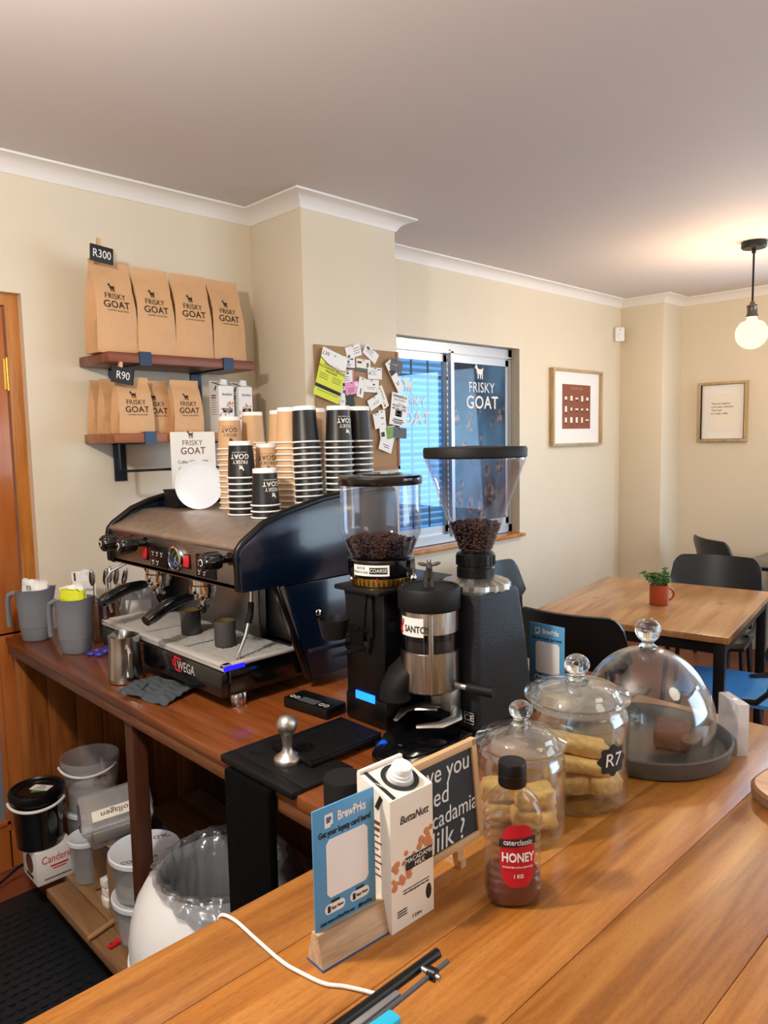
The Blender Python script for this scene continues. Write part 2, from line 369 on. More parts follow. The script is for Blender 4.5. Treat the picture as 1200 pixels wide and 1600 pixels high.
def text_mesh(s, size, align='CENTER', sx=1.0, bold=0.0, shear=0.0, space=1.0, lead=1.0):
    cu = bpy.data.curves.new('txt', 'FONT'); cu.body = s; cu.size = size; cu.align_x = align; cu.align_y = 'CENTER'
    cu.offset = bold*size; cu.shear = shear; cu.space_character = space; cu.space_line = lead; cu.resolution_u = 3
    cu.extrude = 0.0002
    t = bpy.data.objects.new('txt', cu); COL.objects.link(t)
    dg = bpy.context.evaluated_depsgraph_get(); me = bpy.data.meshes.new_from_object(t.evaluated_get(dg))
    bpy.data.objects.remove(t); bpy.data.curves.remove(cu)
    for v in me.vertices: v.co.x *= sx
    return me
def text(s, size, m, parent, loc, rot, name='lettering', fn=None, **k):
    me = text_mesh(s, size, **k); me.name = name
    if fn:
        for v in me.vertices: v.co = fn(v.co.copy())
    me.materials.clear(); me.materials.append(M[m])
    o = bpy.data.objects.new(name, me); COL.objects.link(o); o.location = loc; o.rotation_euler = rot
    if parent: o.parent = parent
    return o
GOAT = [(-.50, .30), (-.44, .42), (-.36, .47), (-.42, .60), (-.33, .50), (-.30, .62), (-.24, .48), (-.14, .26), (.05, .22), (.30, .24), (.44, .34), (.46, .28), (.40, .16), (.38, -.05),
        (.40, -.45), (.30, -.45), (.27, -.14), (.20, -.12), (.18, -.45), (.08, -.45), (.06, -.12), (-.06, -.12), (-.08, -.45), (-.18, -.45), (-.19, -.10), (-.27, -.02), (-.30, .20), (-.36, .24)]
def goat(size, m, parent, loc, rot, fn=None, name='emblem'):
    b = B(); b.prism([(x*size, y*size) for x, y in GOAT], 0.0003)
    if fn: b.warp(fn)
    return obj(name, b, m, parent, loc, rot)
def merge_texts(name, parts, m, parent, loc, rot, fn=None):
    """several lines of lettering as one mesh: parts = (string, size, dx, dy, options)"""
    bm = bmesh.new()
    for s, size, dx, dy, k in parts:
        me = goat_mesh(size) if s == '@goat' else text_mesh(s, size, **k)
        me.transform(Matrix.Translation((dx, dy, 0))); bm.from_mesh(me); bpy.data.meshes.remove(me)
    if fn:
        for v in bm.verts: v.co = fn(v.co.copy())
    me = bpy.data.meshes.new(name); bm.to_mesh(me); bm.free(); me.materials.clear(); me.materials.append(M[m])
    for p in me.polygons: p.material_index = 0
    o = bpy.data.objects.new(name, me); COL.objects.link(o); o.location = loc; o.rotation_euler = rot
    if parent: o.parent = parent
    return o
def goat_mesh(size):
    b = B(); b.prism([(x*size, y*size) for x, y in GOAT], 0.0003); me = bpy.data.meshes.new('g'); b.bm.to_mesh(me); b.bm.free(); return me
def logo(w):
    """emblem over two words, as wide as w"""
    return [('@goat', 0.30*w, -0.08*w, 0.42*w, {}), ('FRISKY', 0.30*w, 0, 0.10*w, dict(space=1.05, sx=0.92)), ('GOAT', 0.37*w, 0.02*w, -0.21*w, dict(space=1.05, bold=0.012)), ('COFFEE ROASTERS', 0.085*w, 0.04*w, -0.43*w, dict(space=1.25))]
# ------------------------------------------------------------------ room shell
CZ = 2.612                      # ceiling
YW, XF = 2.85, 5.645            # left wall, far wall
YR, XB = -2.3, -2.3             # right wall and back wall, behind the camera
b = B(); b.box((1.67, .30, -.05), (8.2, 5.5, .1)); struct('floor', b, 'floor')
b = B(); b.box((1.67, .30, CZ+.05), (8.2, 5.5, .1)); struct('ceiling', b, 'ceiling')
def wall_y(y0, y1, spans, x0, x1):
    """wall slab between y0 and y1 with openings (xa, xb, za, zb) cut out"""
    b = B(); cur = x0
    bx = lambda a, c, z0, z1: b.box(((a+c)/2, (y0+y1)/2, (z0+z1)/2), (c-a, y1-y0, z1-z0)) if c-a > 1e-4 and z1-z0 > 1e-4 else None
    for xa, xb, za, zb in spans:
        bx(cur, xa, 0, CZ); bx(xa, xb, 0, za); bx(xa, xb, zb, CZ); cur = xb
    bx(cur, x1, 0, CZ); return b
b = wall_y(YW, YW+.16, [(-.05, .966, 0, 2.145), (2.60, 4.015, .965, 2.162)], XB, XF+.1)
struct('wall_left', b, 'wall')
b = B()
for y0, y1, z0, z1 in ((-2.4, .05, 0, CZ), (.05, 1.45, 0, .9), (.05, 1.45, 2.15, CZ), (1.45, YW, 0, CZ)):
    b.box((XF+.06, (y0+y1)/2, (z0+z1)/2), (.12, y1-y0, z1-z0))
struct('wall_far', b, 'wall')
b = wall_y(YR-.12, YR, [(2.6, 5.3, .5, 2.5)], XB, XF+.1); struct('wall_right', b, 'wall')
b = B()
for y0, y1, z0, z1 in ((-2.4, -1.1, 0, CZ), (-1.1, 1.5, 0, 1.2), (-1.1, 1.5, 2.3, CZ), (1.5, 3.0, 0, CZ)):
    b.box((XB-.06, (y0+y1)/2, (z0+z1)/2), (.12, y1-y0, z1-z0))
struct('wall_back', b, 'wall')
b = B(); b.box((2.2425, 2.6685, CZ/2), (.555, .365, CZ), bev=.006); struct('wall_column', b, 'wall')
b = B(); b.box((5.4925, 2.681, CZ/2), (.315, .342, CZ), bev=.006); struct('wall_far_column', b, 'wall')
# cornice swept along the walls with mitred corners
path = [(-2.25, 2.85), (1.965, 2.85), (1.965, 2.486), (2.52, 2.486), (2.52, 2.85), (5.335, 2.85), (5.335, 2.51), (5.645, 2.51), (5.645, -2.25)]
prof = [(0, -.055), (.004, -.055), (.008, -.047), (.016, -.035), (.030, -.023), (.048, -.013), (.066, -.009), (.076, -.008), (.076, 0), (0, 0)]
rows = []
for i, p in enumerate(path):
    p = Vector(p); d0 = (p-Vector(path[i-1])).normalized() if i else None
    d1 = (Vector(path[i+1])-p).normalized() if i < len(path)-1 else None
    n0 = Vector((d0.y, -d0.x)) if d0 else None; n1 = Vector((d1.y, -d1.x)) if d1 else None
    m = n0+n1 if (n0 and n1) else (n0 or n1)
    if n0 and n1: m = m/m.dot(n0)
    rows.append([(p.x+m.x*a, p.y+m.y*a, CZ+z) for a, z in prof])
b = B(); b.rings(rows); struct('trim_1', b, 'cornice', ang=25)

# ------------------------------------------------------------------ door in the left wall
b = B()
b.box((.4575, YW+.07, 2.125), (1.015, .06, .04)); b.box((.943, YW+.07, 1.05), (.046, .06, 2.11)); b.box((-.027, YW+.07, 1.05), (.046, .06, 2.11))
struct('trim_2', b, 'doorframe')
d = thing('door', 'brown wooden door with an obscured glass lower panel', 'door', (.46, YW+.07, 0)); d['kind'] = 'structure'; d.name = 'door_1'
b = B()
b.box((0, 0, 1.50), (.91, .04, 1.20), bev=.003); b.box((.405, 0, .46), (.10, .04, .90)); b.box((-.405, 0, .46), (.10, .04, .90)); b.box((0, 0, .88), (.72, .04, .08)); b.box((0, 0, .10), (.72, .04, .19))
b.box((.355, -.012, .5), (.012, .03, .68)); b.box((0, -.012, .19), (.72, .03, .012))
obj('leaf', b, 'door', d)
b = B(); b.box((0, .004, .52), (.72, .008, .66)); obj('glass_panel', b, 'obscure', d)
b = B(); b.cyl((.457, -.024, 1.80), (.457, -.024, 1.92), .005); 
for k in range(4): b.cyl((.457, -.024, 1.803+.03*k), (.457, -.024, 1.826+.03*k), .0062)
b.box((.449, -.022, 1.86), (.010, .003, .11)); obj('hinge', b, 'brass', d)

# ------------------------------------------------------------------ window in the left wall
w = thing('window_1', 'aluminium sliding window with white lettering on both panes', 'window', (0, 0, 0)); w['kind'] = 'structure'
yf = YW+.085
b = B()
b.box((3.3075, yf, 2.128), (1.415, .05, .062)); b.box((3.3075, yf-.012, 2.105), (1.415, .05, .010)); b.box((3.3075, yf, .995), (1.415, .05, .05)); b.box((3.995, yf, 1.56), (.036, .05, 1.2)); b.box((2.62, yf, 1.56), (.036, .05, 1.2))
obj('window_frame', b, 'alu', w)
b = B()
for xa, xb, yo in ((2.64, 3.40, .016), (3.40, 3.975, -.012)):
    b.box(((xa+xb)/2, yf+yo, 2.073), (xb-xa, .022, .046)); b.box(((xa+xb)/2, yf+yo, 1.045), (xb-xa, .022, .05))
    b.box((xa+.018, yf+yo, 1.56), (.034, .022, 1.06)); b.box((xb-.014, yf+yo, 1.56), (.028, .022, 1.06))
b.box((3.405, yf-.026, 1.56), (.028, .022, 1.12))
obj('sash', b, 'alu', w)
b = B(); b.box((3.02, yf+.016, 1.56), (.70, .004, .99)); p1 = obj('pane', b, 'pane', w)
# printed film on the right-hand pane: slate blue with roasted beans, daylight shining through it
fm = bpy.data.materials.new('printed_film'); fm.use_nodes = True; nt = fm.node_tree; N = nt.nodes; Lk = nt.links; N.remove(N['Principled BSDF'])
tc = N.new('ShaderNodeTexCoord'); mp = N.new('ShaderNodeMapping'); mp.inputs['Scale'].default_value = (6.0, 1, 3.6); mp.inputs['Rotation'].default_value = (0, .5, 0); Lk.new(tc.outputs['Object'], mp.inputs[0])
vo = N.new('ShaderNodeTexVoronoi'); vo.inputs['Scale'].default_value = 1.6; Lk.new(mp.outputs[0], vo.inputs['Vector'])
r1 = N.new('ShaderNodeValToRGB'); e = r1.color_ramp.elements; e[0].position = .26; e[0].color = (1, 1, 1, 1); e[1].position = .42; e[1].color = (0, 0, 0, 1); Lk.new(vo.outputs['Distance'], r1.inputs[0])
nz = N.new('ShaderNodeTexNoise'); nz.inputs['Scale'].default_value = 2.6; Lk.new(tc.outputs['Object'], nz.inputs['Vector'])
r2 = N.new('ShaderNodeValToRGB'); e = r2.color_ramp.elements; e[0].position = .38; e[0].color = lin(48, 66, 84); e[1].position = .66; e[1].color = lin(120, 170, 196); Lk.new(nz.outputs['Fac'], r2.inputs[0])
nb = N.new('ShaderNodeTexNoise'); nb.inputs['Scale'].default_value = 26; nb.inputs['Detail'].default_value = 6; Lk.new(tc.outputs['Object'], nb.inputs['Vector'])
r3 = N.new('ShaderNodeValToRGB'); e = r3.color_ramp.elements; e[0].position = .4; e[0].color = lin(70, 56, 58); e[1].position = .62; e[1].color = lin(236, 196, 180); Lk.new(nb.outputs['Fac'], r3.inputs[0])
mg = N.new('ShaderNodeMath'); mg.operation = 'MULTIPLY'; sx = N.new('ShaderNodeSeparateXYZ'); Lk.new(tc.outputs['Object'], sx.inputs[0])
zr = N.new('ShaderNodeMapRange'); zr.inputs['From Min'].default_value = 1.90; zr.inputs['From Max'].default_value = 1.72; Lk.new(sx.outputs[2], zr.inputs[0]); Lk.new(r1.outputs[0], mg.inputs[0]); Lk.new(zr.outputs[0], mg.inputs[1])
mx = N.new('ShaderNodeMix'); mx.data_type = 'RGBA'; Lk.new(mg.outputs[0], mx.inputs[0]); Lk.new(r2.outputs[0], mx.inputs[6]); Lk.new(r3.outputs[0], mx.inputs[7])
tl = N.new('ShaderNodeBsdfTranslucent'); Lk.new(mx.outputs[2], tl.inputs[0]); df = N.new('ShaderNodeBsdfDiffuse'); Lk.new(mx.outputs[2], df.inputs[0])
trn = N.new('ShaderNodeBsdfTransparent'); trn.inputs[0].default_value = (.5, .75, .95, 1)
a1 = N.new('ShaderNodeMixShader'); a1.inputs[0].default_value = .25; Lk.new(tl.outputs[0], a1.inputs[1]); Lk.new(df.outputs[0], a1.inputs[2])
a2 = N.new('ShaderNodeMixShader'); a2.inputs[0].default_value = .22; Lk.new(a1.outputs[0], a2.inputs[1]); Lk.new(trn.outputs[0], a2.inputs[2])
gl = N.new('ShaderNodeBsdfGlossy'); gl.inputs['Roughness'].default_value = .03
a3 = N.new('ShaderNodeMixShader'); a3.inputs[0].default_value = .06; Lk.new(a2.outputs[0], a3.inputs[1]); Lk.new(gl.outputs[0], a3.inputs[2]); Lk.new(a3.outputs[0], N['Material Output'].inputs[0])
M['film'] = fm
b = B(); b.box((3.69, yf-.012, 1.56), (.545, .004, .99)); p2 = obj('film_pane', b, 'film', w, label='printed pane with coffee bean picture')
merge_texts('lettering', logo(.30)[:3], 'white', w, (3.71, yf-.0155, 1.875), FY)
merge_texts('lettering', logo(.30)[:3], 'white', w, (3.09, yf+.0125, 1.775), FY)
b = B(); b.box((3.32, YW+.025, .955), (1.42, .13, .022), bev=.004); obj('window_sill', b, 'doorframe', w)
# outside the window: louvre shutter of the building opposite behind burglar bars
s = thing('louvre_shutter', 'pale blue louvre shutter outside, seen through the left window pane', 'shutter', (3.4, 3.34, 0))
b = B()
for k in range(30): b.box((0, 0, .95+.042*k), (1.9, .036, .004), rot=(.7, 0, 0))
obj('slats', b, 'white', s)
b = B()
for x in (-.95, .95): b.box((x, 0, 1.2), (.05, .05, 2.4))
b.box((0, 0, 2.22), (1.95, .05, .05)); b.box((0, 0, .92), (1.95, .05, .05)); obj('shutter_frame', b, 'alu', s)
s = thing('burglar_bars', 'dark burglar bars between window and louvre shutter', 'bars', (3.3, 3.14, 0))
b = B()
for k in range(11): b.cyl((-.75+.15*k, 0, .9), (-.75+.15*k, 0, 2.25), .006, seg=8)
for z in (1.02, 1.5, 1.98): b.box((0, 0, z), (1.6, .006, .02))
b.box((-.78, -.06, 1.0), (.02, .12, .02)); b.box((.78, -.06, 1.0), (.02, .12, .02)); obj('bars', b, 'darkgrey', s)

# ------------------------------------------------------------------ pictures, motion sensor, pendant
def picture(name, label, loc, rz, w_, h_, art):
    t = thing(name, label, 'picture', loc, rz)
    b = B(); f = .018
    for x, z, sx_, sz in ((0, h_/2-f/2, w_, f), (0, -h_/2+f/2, w_, f), (-w_/2+f/2, 0, f, h_-2*f), (w_/2-f/2, 0, f, h_-2*f)):
        b.box((x, -.018, z), (sx_, .036, sz), bev=.001)
    obj('frame', b, 'frame', t)
    art(t); return t
def art1(t):
    b = B(); b.box((0, -.010, 0), (.63, .006, .50)); obj('mount', b, 'white', t)
    b = B(); b.box((0, -.0145, .008), (.37, .002, .31)); pr = obj('print', b, 'artbrown', t)
    text('COFFEE', .026, 'kraft', pr, (0, -.0160, .135), FY, space=1.9)
    b = B(); rr = random.Random(3)
    for r_ in range(3):
        for c_ in range(5):
            x = -.142+.071*c_; z = .066-.076*r_
            h2 = rr.choice((.016, .022, .034, .040)); ww = rr.choice((.022, .026, .030))
            if rr.random() < .25: h2, ww = .012, .036
            b.box((x, -.0160, z), (ww, .001, h2), bev=.0004)
            b.box((x, -.0160, z-h2/2-.006), (ww*.55, .001, .010), mi=1)
    obj('drink_icons', b, ['cream', 'ink'], pr)
def art2(t):
    b = B(); b.box((0, -.010, 0), (.305, .006, .395)); obj('mount', b, 'white', t)
    b = B()
    for x, z, sx_, sz in ((0, .207, .316, .006), (0, -.207, .316, .006), (-.155, 0, .006, .41), (.155, 0, .006, .41)): b.box((x, -.020, z), (sx_, .02, sz))
    obj('inner_frame', b, 'black', t)
    b = B(); b.box((0, -.0140, 0), (.205, .002, .27)); pr = obj('print', b, 'cream', t)
    text('They say laughter\nis the best medicine.\nThey lied.\nIt\'s really coffee.', .0195, 'ink', pr, (-.084, -.0156, .025), FY, align='LEFT', lead=1.25)
picture('framed_print', 'wooden framed brown print of coffee drinks beside the window', (4.685, YW-.001, 1.793), 0, .655, .535, art1)
picture('framed_quote', 'wooden framed white quote print on the far wall', (XF-.001, 2.184, 1.751), -PI/2, .352, .438, art2)
t = thing('motion_sensor', 'white motion sensor high in the room corner', 'sensor', (5.255, YW-.03, 2.352), -PI/4*.9)
b = B(); b.box((0, 0, 0), (.072, .045, .105), bev=.008); obj('housing', b, 'cornice', t)
b = B(); b.sphere((0, -.018, -.014), .026, (1, .5, 1.1)); obj('lens', b, 'whiteplastic', t)
b = B(); b.box((0, -.0235, .034), (.007, .002, .006)); obj('indicator', b, 'ink', t)
t = thing('pendant_lamp', 'lit globe bulb pendant lamp hanging on a black cord', 'lamp', (4.27, 1.515, 0))
b = B(); b.lathe([(0, CZ-.035), (.058, CZ-.035), (.064, CZ-.028), (.064, CZ-.002), (0, CZ-.002)]); b.cyl((0, 0, CZ-.06), (0, 0, CZ-.033), .010); obj('canopy', b, 'blackmetal', t)
b = B(); b.cyl((0, 0, 2.285), (0, 0, CZ-.05), .0055, seg=10); obj('cord', b, 'black', t)
b = B(); b.lathe([(0, 2.30), (.010, 2.30), (.014, 2.285), (.026, 2.28), (.029, 2.272), (.026, 2.265), (.026, 2.235), (.031, 2.225), (.031, 2.217), (0, 2.217)]); obj('socket', b, mat('dark_pewter', (110, 100, 92), .3, metal=.9), t)
b = B(); b.lathe([(.024, 2.218), (.026, 2.205), (.040, 2.19)] + [(.082*math.sin(a), 2.128+.082*math.cos(a)) for a in [PI*(.22+.78*k/16) for k in range(17)]]); obj('bulb', b, 'bulbglass', t)
point('pendant_light', (4.27, 1.515, 2.128), 46, (1.0, .70, .40), .06)

# ------------------------------------------------------------------ wall shelves
def shelf(name, label, x0, x1, y0, z0, z1, m, strap_x):
    t = thing(name, label, 'shelf', (0, 0, 0))
    b = B(); b.box(((x0+x1)/2, (y0+YW)/2-.001, (z0+z1)/2), (x1-x0, YW-y0-.002, z1-z0), bev=.004); obj('board', b, m, t)
    for x in strap_x:
        b = B(); b.box((x, YW-.004, z0-.075), (.050, .006, .15)); b.box((x, (y0+YW)/2, z0-.003), (.045, YW-y0, .006))
        b.box((x, y0-.002, (z0+z1)/2), (.046, .005, z1-z0+.012)); b.box((x, y0+.02, z1+.0015), (.046, .04, .003))
        b.cyl((x, YW-.009, z0-.05), (x, YW-.006, z0-.05), .006, seg=10); b.cyl((x, YW-.009, z0-.12), (x, YW-.006, z0-.12), .006, seg=10)
        obj('bracket', b, mat('blued_iron', (44, 56, 70), .35, metal=.7), t)
    return t
shelf('wall_shelf', 'upper dark wood wall shelf holding the large coffee bags', 1.16, 1.785, 2.59, 1.893, 1.930, 'shelf', (1.30, 1.655))
t = shelf('wall_shelf', 'lower wood wall shelf with small coffee bags and a rod underneath', 1.163, 1.80, 2.58, 1.603, 1.638, 'shelf_low', (1.30, 1.655))
b = B(); b.tube([(1.185, 2.60, 1.605), (1.185, 2.60, 1.515), (1.188, 2.60, 1.505), (1.20, 2.60, 1.50), (1.78, 2.60, 1.50), (1.79, 2.60, 1.51), (1.79, 2.60, 1.605)], .005, seg=8); obj('rod', b, 'blackmetal', t)

# ------------------------------------------------------------------ coffee bags
def bag(name, label, w_, d_, h_, seed, logo_w, logo_z, group):
    FZ = [0, .03, .10, .22, .34, .46, .58, .68, .76, .83, .885, .92, .96, 1.0]
    HD = [.96, 1.0, 1.0, .98, .93, .86, .74, .60, .45, .28, .10, .05, .04, .035]
    HW = [.97, 1.0, 1.0, .99, .97, .95, .935, .925, .925, .93, .945, .95, .95, .95]
    GU = [0, .004, .008, .014, .020, .026, .032, .036, .034, .026, .010, .003, .001, .001]
    def itp(T, f):
        for i in range(len(FZ)-1):
            if f <= FZ[i+1]:
                k = (f-FZ[i])/(FZ[i+1]-FZ[i]); return T[i]*(1-k)+T[i+1]*k
        return T[-1]
    def front(x, z):
        f = min(1, max(0, z/h_)); hd = itp(HD, f)*d_/2
        edge = 1-.16*abs(2*x/w_)**3*(1-f)
        return -hd*edge-(.0072*noise.noise(Vector((x*14+seed, z*11, seed)))+.0034*noise.noise(Vector((x*38, z*30+seed, seed))))*min(1, 5*f)*(1.0 if f < .9 else .3)
    rows = []
    zs = [h_*k/26 for k in range(27)]
    for z in zs:
        f = z/h_; hw = itp(HW, f)*w_/2; hd = itp(HD, f)*d_/2; g = itp(GU, f)*w_/.15*.8
        xs = [-hw+2*hw*k/10 for k in range(11)]
        r = [(x, front(x, z), z) for x in xs]
        r += [(hw-g*.5, -hd*.4, z), (hw-g, 0, z), (hw-g*.5, hd*.4, z)]
        r += [(x, -front(x*.97+.01, z), z) for x in xs[::-1]]
        r += [(-hw+g*.5, hd*.4, z), (-hw+g, 0, z), (-hw+g*.5, -hd*.4, z)]
        rows.append(r)
    t = thing(name, label, 'coffee bag', (0, 0, 0), 0, group)
    b = B(); b.rings(rows); obj('body', b, 'kraft', t, ang=50)
    fn = lambda c: Vector((c.x, front(c.x, logo_z+c.y)-.0012-c.z, logo_z+c.y))
    merge_texts('lettering', logo(logo_w), 'ink', t, (0, 0, 0), (0, 0, 0), fn)
    return t
G1 = 'large coffee bags on the upper shelf'
big = bag('coffee_bag', 'large kraft coffee bag at the left end of the upper shelf, below the price sign', .166, .105, .335, 1.3, .098, .195, G1)
big.location = (1.222, 2.685, 1.930); big.rotation_euler[2] = .10
dup(big, (1.383, 2.69, 1.930), .02, 'second large kraft coffee bag from the left on the upper shelf').scale = (.96, 1, .99)
dup(big, (1.546, 2.69, 1.930), -.05, 'third large kraft coffee bag from the left on the upper shelf').scale = (.97, 1, .99)
dup(big, (1.706, 2.695, 1.930), .06, 'large kraft coffee bag at the right end of the upper shelf').scale = (.96, 1, .985)
G2 = 'small coffee bags on the lower shelf'
sm = bag('small_coffee_bag', 'small kraft coffee bag at the front left of the lower shelf, below the price sign', .142, .075, .208, 4.1, .086, .105, G2)
sm.location = (1.262, 2.636, 1.638); sm.rotation_euler[2] = .04
dup(sm, (1.375, 2.700, 1.638), -.05, 'small kraft coffee bag in the middle of the lower shelf, partly behind its neighbour').scale = (.94, 1, .98)
dup(sm, (1.487, 2.650, 1.638), -.03, 'small kraft coffee bag furthest right on the lower shelf').scale = (.90, 1, .99)
dup(sm, (1.243, 2.720, 1.638), .03, 'small kraft bag directly behind the front left bag of the lower shelf').scale = (.95, .95, .985)
dup(sm, (1.240, 2.801, 1.638), .02, 'small kraft bag against the wall at the back of the lower shelf').scale = (.95, .95, .985)

# clip-on price signs
def price_sign(label, s, loc, rz, tilt):
    t = thing('price_sign', label, 'price sign', loc, rz)
    t.rotation_euler = (0, tilt, rz)
    b = B(); b.box((0, 0, 0), (.086, .004, .056), bev=.0008); obj('board', b, 'slate', t)
    b = B()
    for x, z, a, c_ in ((0, .0275, .086, .0025), (0, -.0275, .086, .0025), (-.0425, 0, .0025, .056), (.0425, 0, .0025, .056)): b.box((x, -.0005, z), (a, .0055, c_))
    obj('rim', b, 'ink', t)
    text(s, .040, 'chalk', t, (0, -.0028, -.001), FY, sx=.86)
    b = B(); b.box((-.006, .006, .030), (.012, .006, .055), rot=(-.1, 0, .0)); b.box((-.006, .014, .030), (.012, .006, .055), rot=(.12, 0, 0)); obj('peg', b, 'peg', t)
    return t
price_sign('small black price sign reading R300 on the tall bags', 'R300', (1.172, 2.625, 2.272), .12, .06)
price_sign('small black price sign reading R90 on the small bags', 'R90', (1.208, 2.586, 1.845), .10, .13)

# ------------------------------------------------------------------ milk cartons
def carton(name, label, w_, d_, h_, loc, rz, accent, words, big=False):
    t = thing(name, label, 'carton', loc, rz)
    b = B(); t0 = h_*.965                    # slanted roof: the front top edge is lower than the back
    v = [(-w_/2, -d_/2), (w_/2, -d_/2), (w_/2, d_/2), (-w_/2, d_/2)]
    b.rings([[(x, y, 0) for x, y in v], [(x, y, h_*.90 if y < 0 else h_*.995) for x, y in v]])
    b.box((0, d_/2-.004, h_*1.0), (w_, .006, .004)); obj('body', b, 'cream' if big else 'white', t)
    sl = math.atan2(h_*.095, d_)
    mx = Matrix.Translation((.006, -.004, h_*.945)) @ Euler((sl, 0, 0)).to_matrix().to_4x4()
    b = B(); b.lathe([(0, .001), (.0185, .001), (.0185, .006), (.0165, .007), (.0165, .011), (.0150, .012), (.0150, .020), (.0135, .022), (0, .022)], mx=mx); obj('cap', b, 'whiteplastic', t)
    b = B()
    if big: b.lathe([(.021, .0006), (.028, .0006), (.028, .0014), (.021, .0014), (.021, .0006)], mx=mx, mi=0)
    b.box((-w_/2+.010, 0, h_*.948), (.006, d_*.98, .002), rot=(sl, 0, 0))
    b.box((-w_/2-.0004, -d_/2+.022, h_*.86), (.001, .007, h_*.10), rot=(.5, 0, 0))
    obj('printed_bands', b, 'slate', t)
    rr = random.Random(int(1000*loc[0])); b = B()
    for k in range(42 if big else 24):
        a = rr.uniform(-1, 1); x = w_*.47*a; z = h_*(.46+.10*a+rr.uniform(-.12, .09)); r_ = w_*rr.uniform(.045, .075)
        if abs(x)+r_ > w_*.5: x = math.copysign(w_*.5-r_, x)
        b.sphere((x, -d_/2, z), r_, (1, .12, .92), seg=10)
    obj('nut_print', b, accent, t)
    b = B(); b.box((.012 if big else .004, -d_/2-.0012, h_*.43), (w_*.62, .0014, h_*.085), rot=(0, -.0, 0)); bd = obj('name_band', b, 'slate', t)
    text(words, w_*.115, 'cream', bd, (.012 if big else .004, -d_/2-.0022, h_*.43), FY, lead=.9)
    text('ButtaNutt', w_*.20, 'ink', t, (.004, -d_/2-.0006, h_*.74), FY, shear=.25, sx=.82)
    if big:
        b = B(); b.box((.006, -d_/2-.0005, h_*.255), (w_*.62, .0008, .0008)); obj('rule', b, 'ink', t)
        text('with added gluten-free oats', w_*.055, 'ink', t, (.006, -d_/2-.0006, h_*.235), FY)
        text('1 Litre', w_*.085, 'ink', t, (.006, -d_/2-.0006, h_*.045), FY, shear=.2)
        b = B()
        for k in range(3): b.box((-.022, -d_/2-.0005, h_*(.13-.018*k)), (.018, .0006, .0014))
        obj('fine_print', b, 'ink', t)
        text('MACADAMIA MILK', .0085, 'cream', t, (-w_/2+.009, 0, h_*.955), (sl, 0, PI/2))
        b = B(); b.sphere((.031, -d_/2, h_*.155), .008, (.75, .08, 1.5), seg=12); obj('leaf_mark', b, 'ink', t)
    b = B(); rr = random.Random(9)
    for k in range(9): a = d_*rr.uniform(.4, .62); b.box((-w_/2-.0004, .004, h_*(.72-.045*k)), (.0008, a, h_*(.022 if k < 2 else .008)))
    obj('small_print', b, 'inkbrown', t)
    return t
carton('milk_carton', 'white nut milk carton on the lower shelf, left of the pair', .072, .066, .208, (1.650, 2.640, 1.638), .05, 'nut', 'ALMOND\nMILK')
carton('milk_carton', 'white oat milk carton on the lower shelf, right of the pair', .066, .066, .208, (1.750, 2.650, 1.638), .02, 'nut', 'OAT\nMILK')

# menu sheet hanging from the lower shelf
t = thing('menu_sheet', 'printed price sheet hung on the front of the lower shelf', 'menu', (1.470, 2.569, 1.53))
b = B(); b.box((0, 0, 0), (.192, .003, .222)); obj('card', b, 'cream', t)
merge_texts('lettering', logo(.10)[:3], 'inkbrown', t, (-.004, -.0018, .058), FY)
text('Coffee 250g     R90\nCoffee 1kg    R300\nK', .0165, 'ink', t, (-.004, -.0018, -.030), FY, lead=1.55)

# ------------------------------------------------------------------ notice board on the column
YC = 2.4855
t = thing('notice_board', 'cork notice board covered in cards on the wall column', 'notice board', (2.262, YC, 1.73))
b = B(); b.box((0, -.006, 0), (.50, .011, .55)); obj('cork', b, 'cork', t)
b = B(); b.box((.243, -.008, 0), (.014, .016, .55)); b.box((0, -.008, -.268), (.50, .016, .014)); obj('edging', b, 'shelf_low', t)
lay = [0]
def card(label, cx, cz, w_, h_, ang, m, lines=(), name='business_card', grp='cards on the notice board', bars=None, words=None, cat='card', wm='ink'):
    lay[0] += 1
    t = thing(name, label, cat, (cx, YC-.0125-.0009*lay[0], cz), 0, grp); t.rotation_euler = (0, -math.radians(ang), 0)
    b = B(); b.box((0, 0, 0), (w_, .0006, h_)); obj('paper', b, m, t)
    b = B(); n = 0
    for x, z, a, c_ in lines: b.box((x*w_, -.0005, z*h_), (a*w_, .0004, c_*h_)); n += 1
    if n: obj('print', b, wm, t)
    for (x, z, a, c_, mm) in bars or ():
        b = B(); b.box((x*w_, -.0006, z*h_), (a*w_, .0005, c_*h_)); obj('printed_band', b, mm, t)
    for (s, size, x, z, mm) in words or (): text(s, size, mm, t, (x*w_, -.0011, z*h_), FY)
    b = B(); b.sphere((0, -.003, h_*.42), .0035, seg=10); obj('pin', b, 'steel', t)
    return t
L3 = [(-.1, .2, .5, .03), (-.15, .05, .4, .03), (-.1, -.1, .5, .03)]
card('white card with dark heading and black lower band, beside the lime flyer top', 2.191, 1.938, .091, .052, 0, 'white', [(0, -.15, .5, .04), (0, -.28, .4, .03)], bars=[(.0, -.46, 1, .08, 'slate'), (0, .32, .8, .10, 'ink'), (0, .08, .25, .2, 'ink')])
card('white business card tilted at the top centre of the board', 2.229, 1.989, .092, .052, 17, 'white', [(.2, .2, .4, .04), (.2, .0, .4, .04), (.2, -.2, .4, .04)], bars=[(-.36, -.28, .14, .22, 'darkgrey')])
card('white business card tilted down at the board top right', 2.334, 1.985, .090, .050, -33, 'white', L3, bars=[(-.3, .25, .2, .25, 'darkgrey')])
card('white card with a woman photo and dark lower band', 2.285, 1.930, .086, .056, -3, 'cream', bars=[(0, -.36, 1, .28, 'darkgrey'), (-.28, .22, .3, .16, 'ink'), (.3, .05, .14, .4, 'darkgrey')])
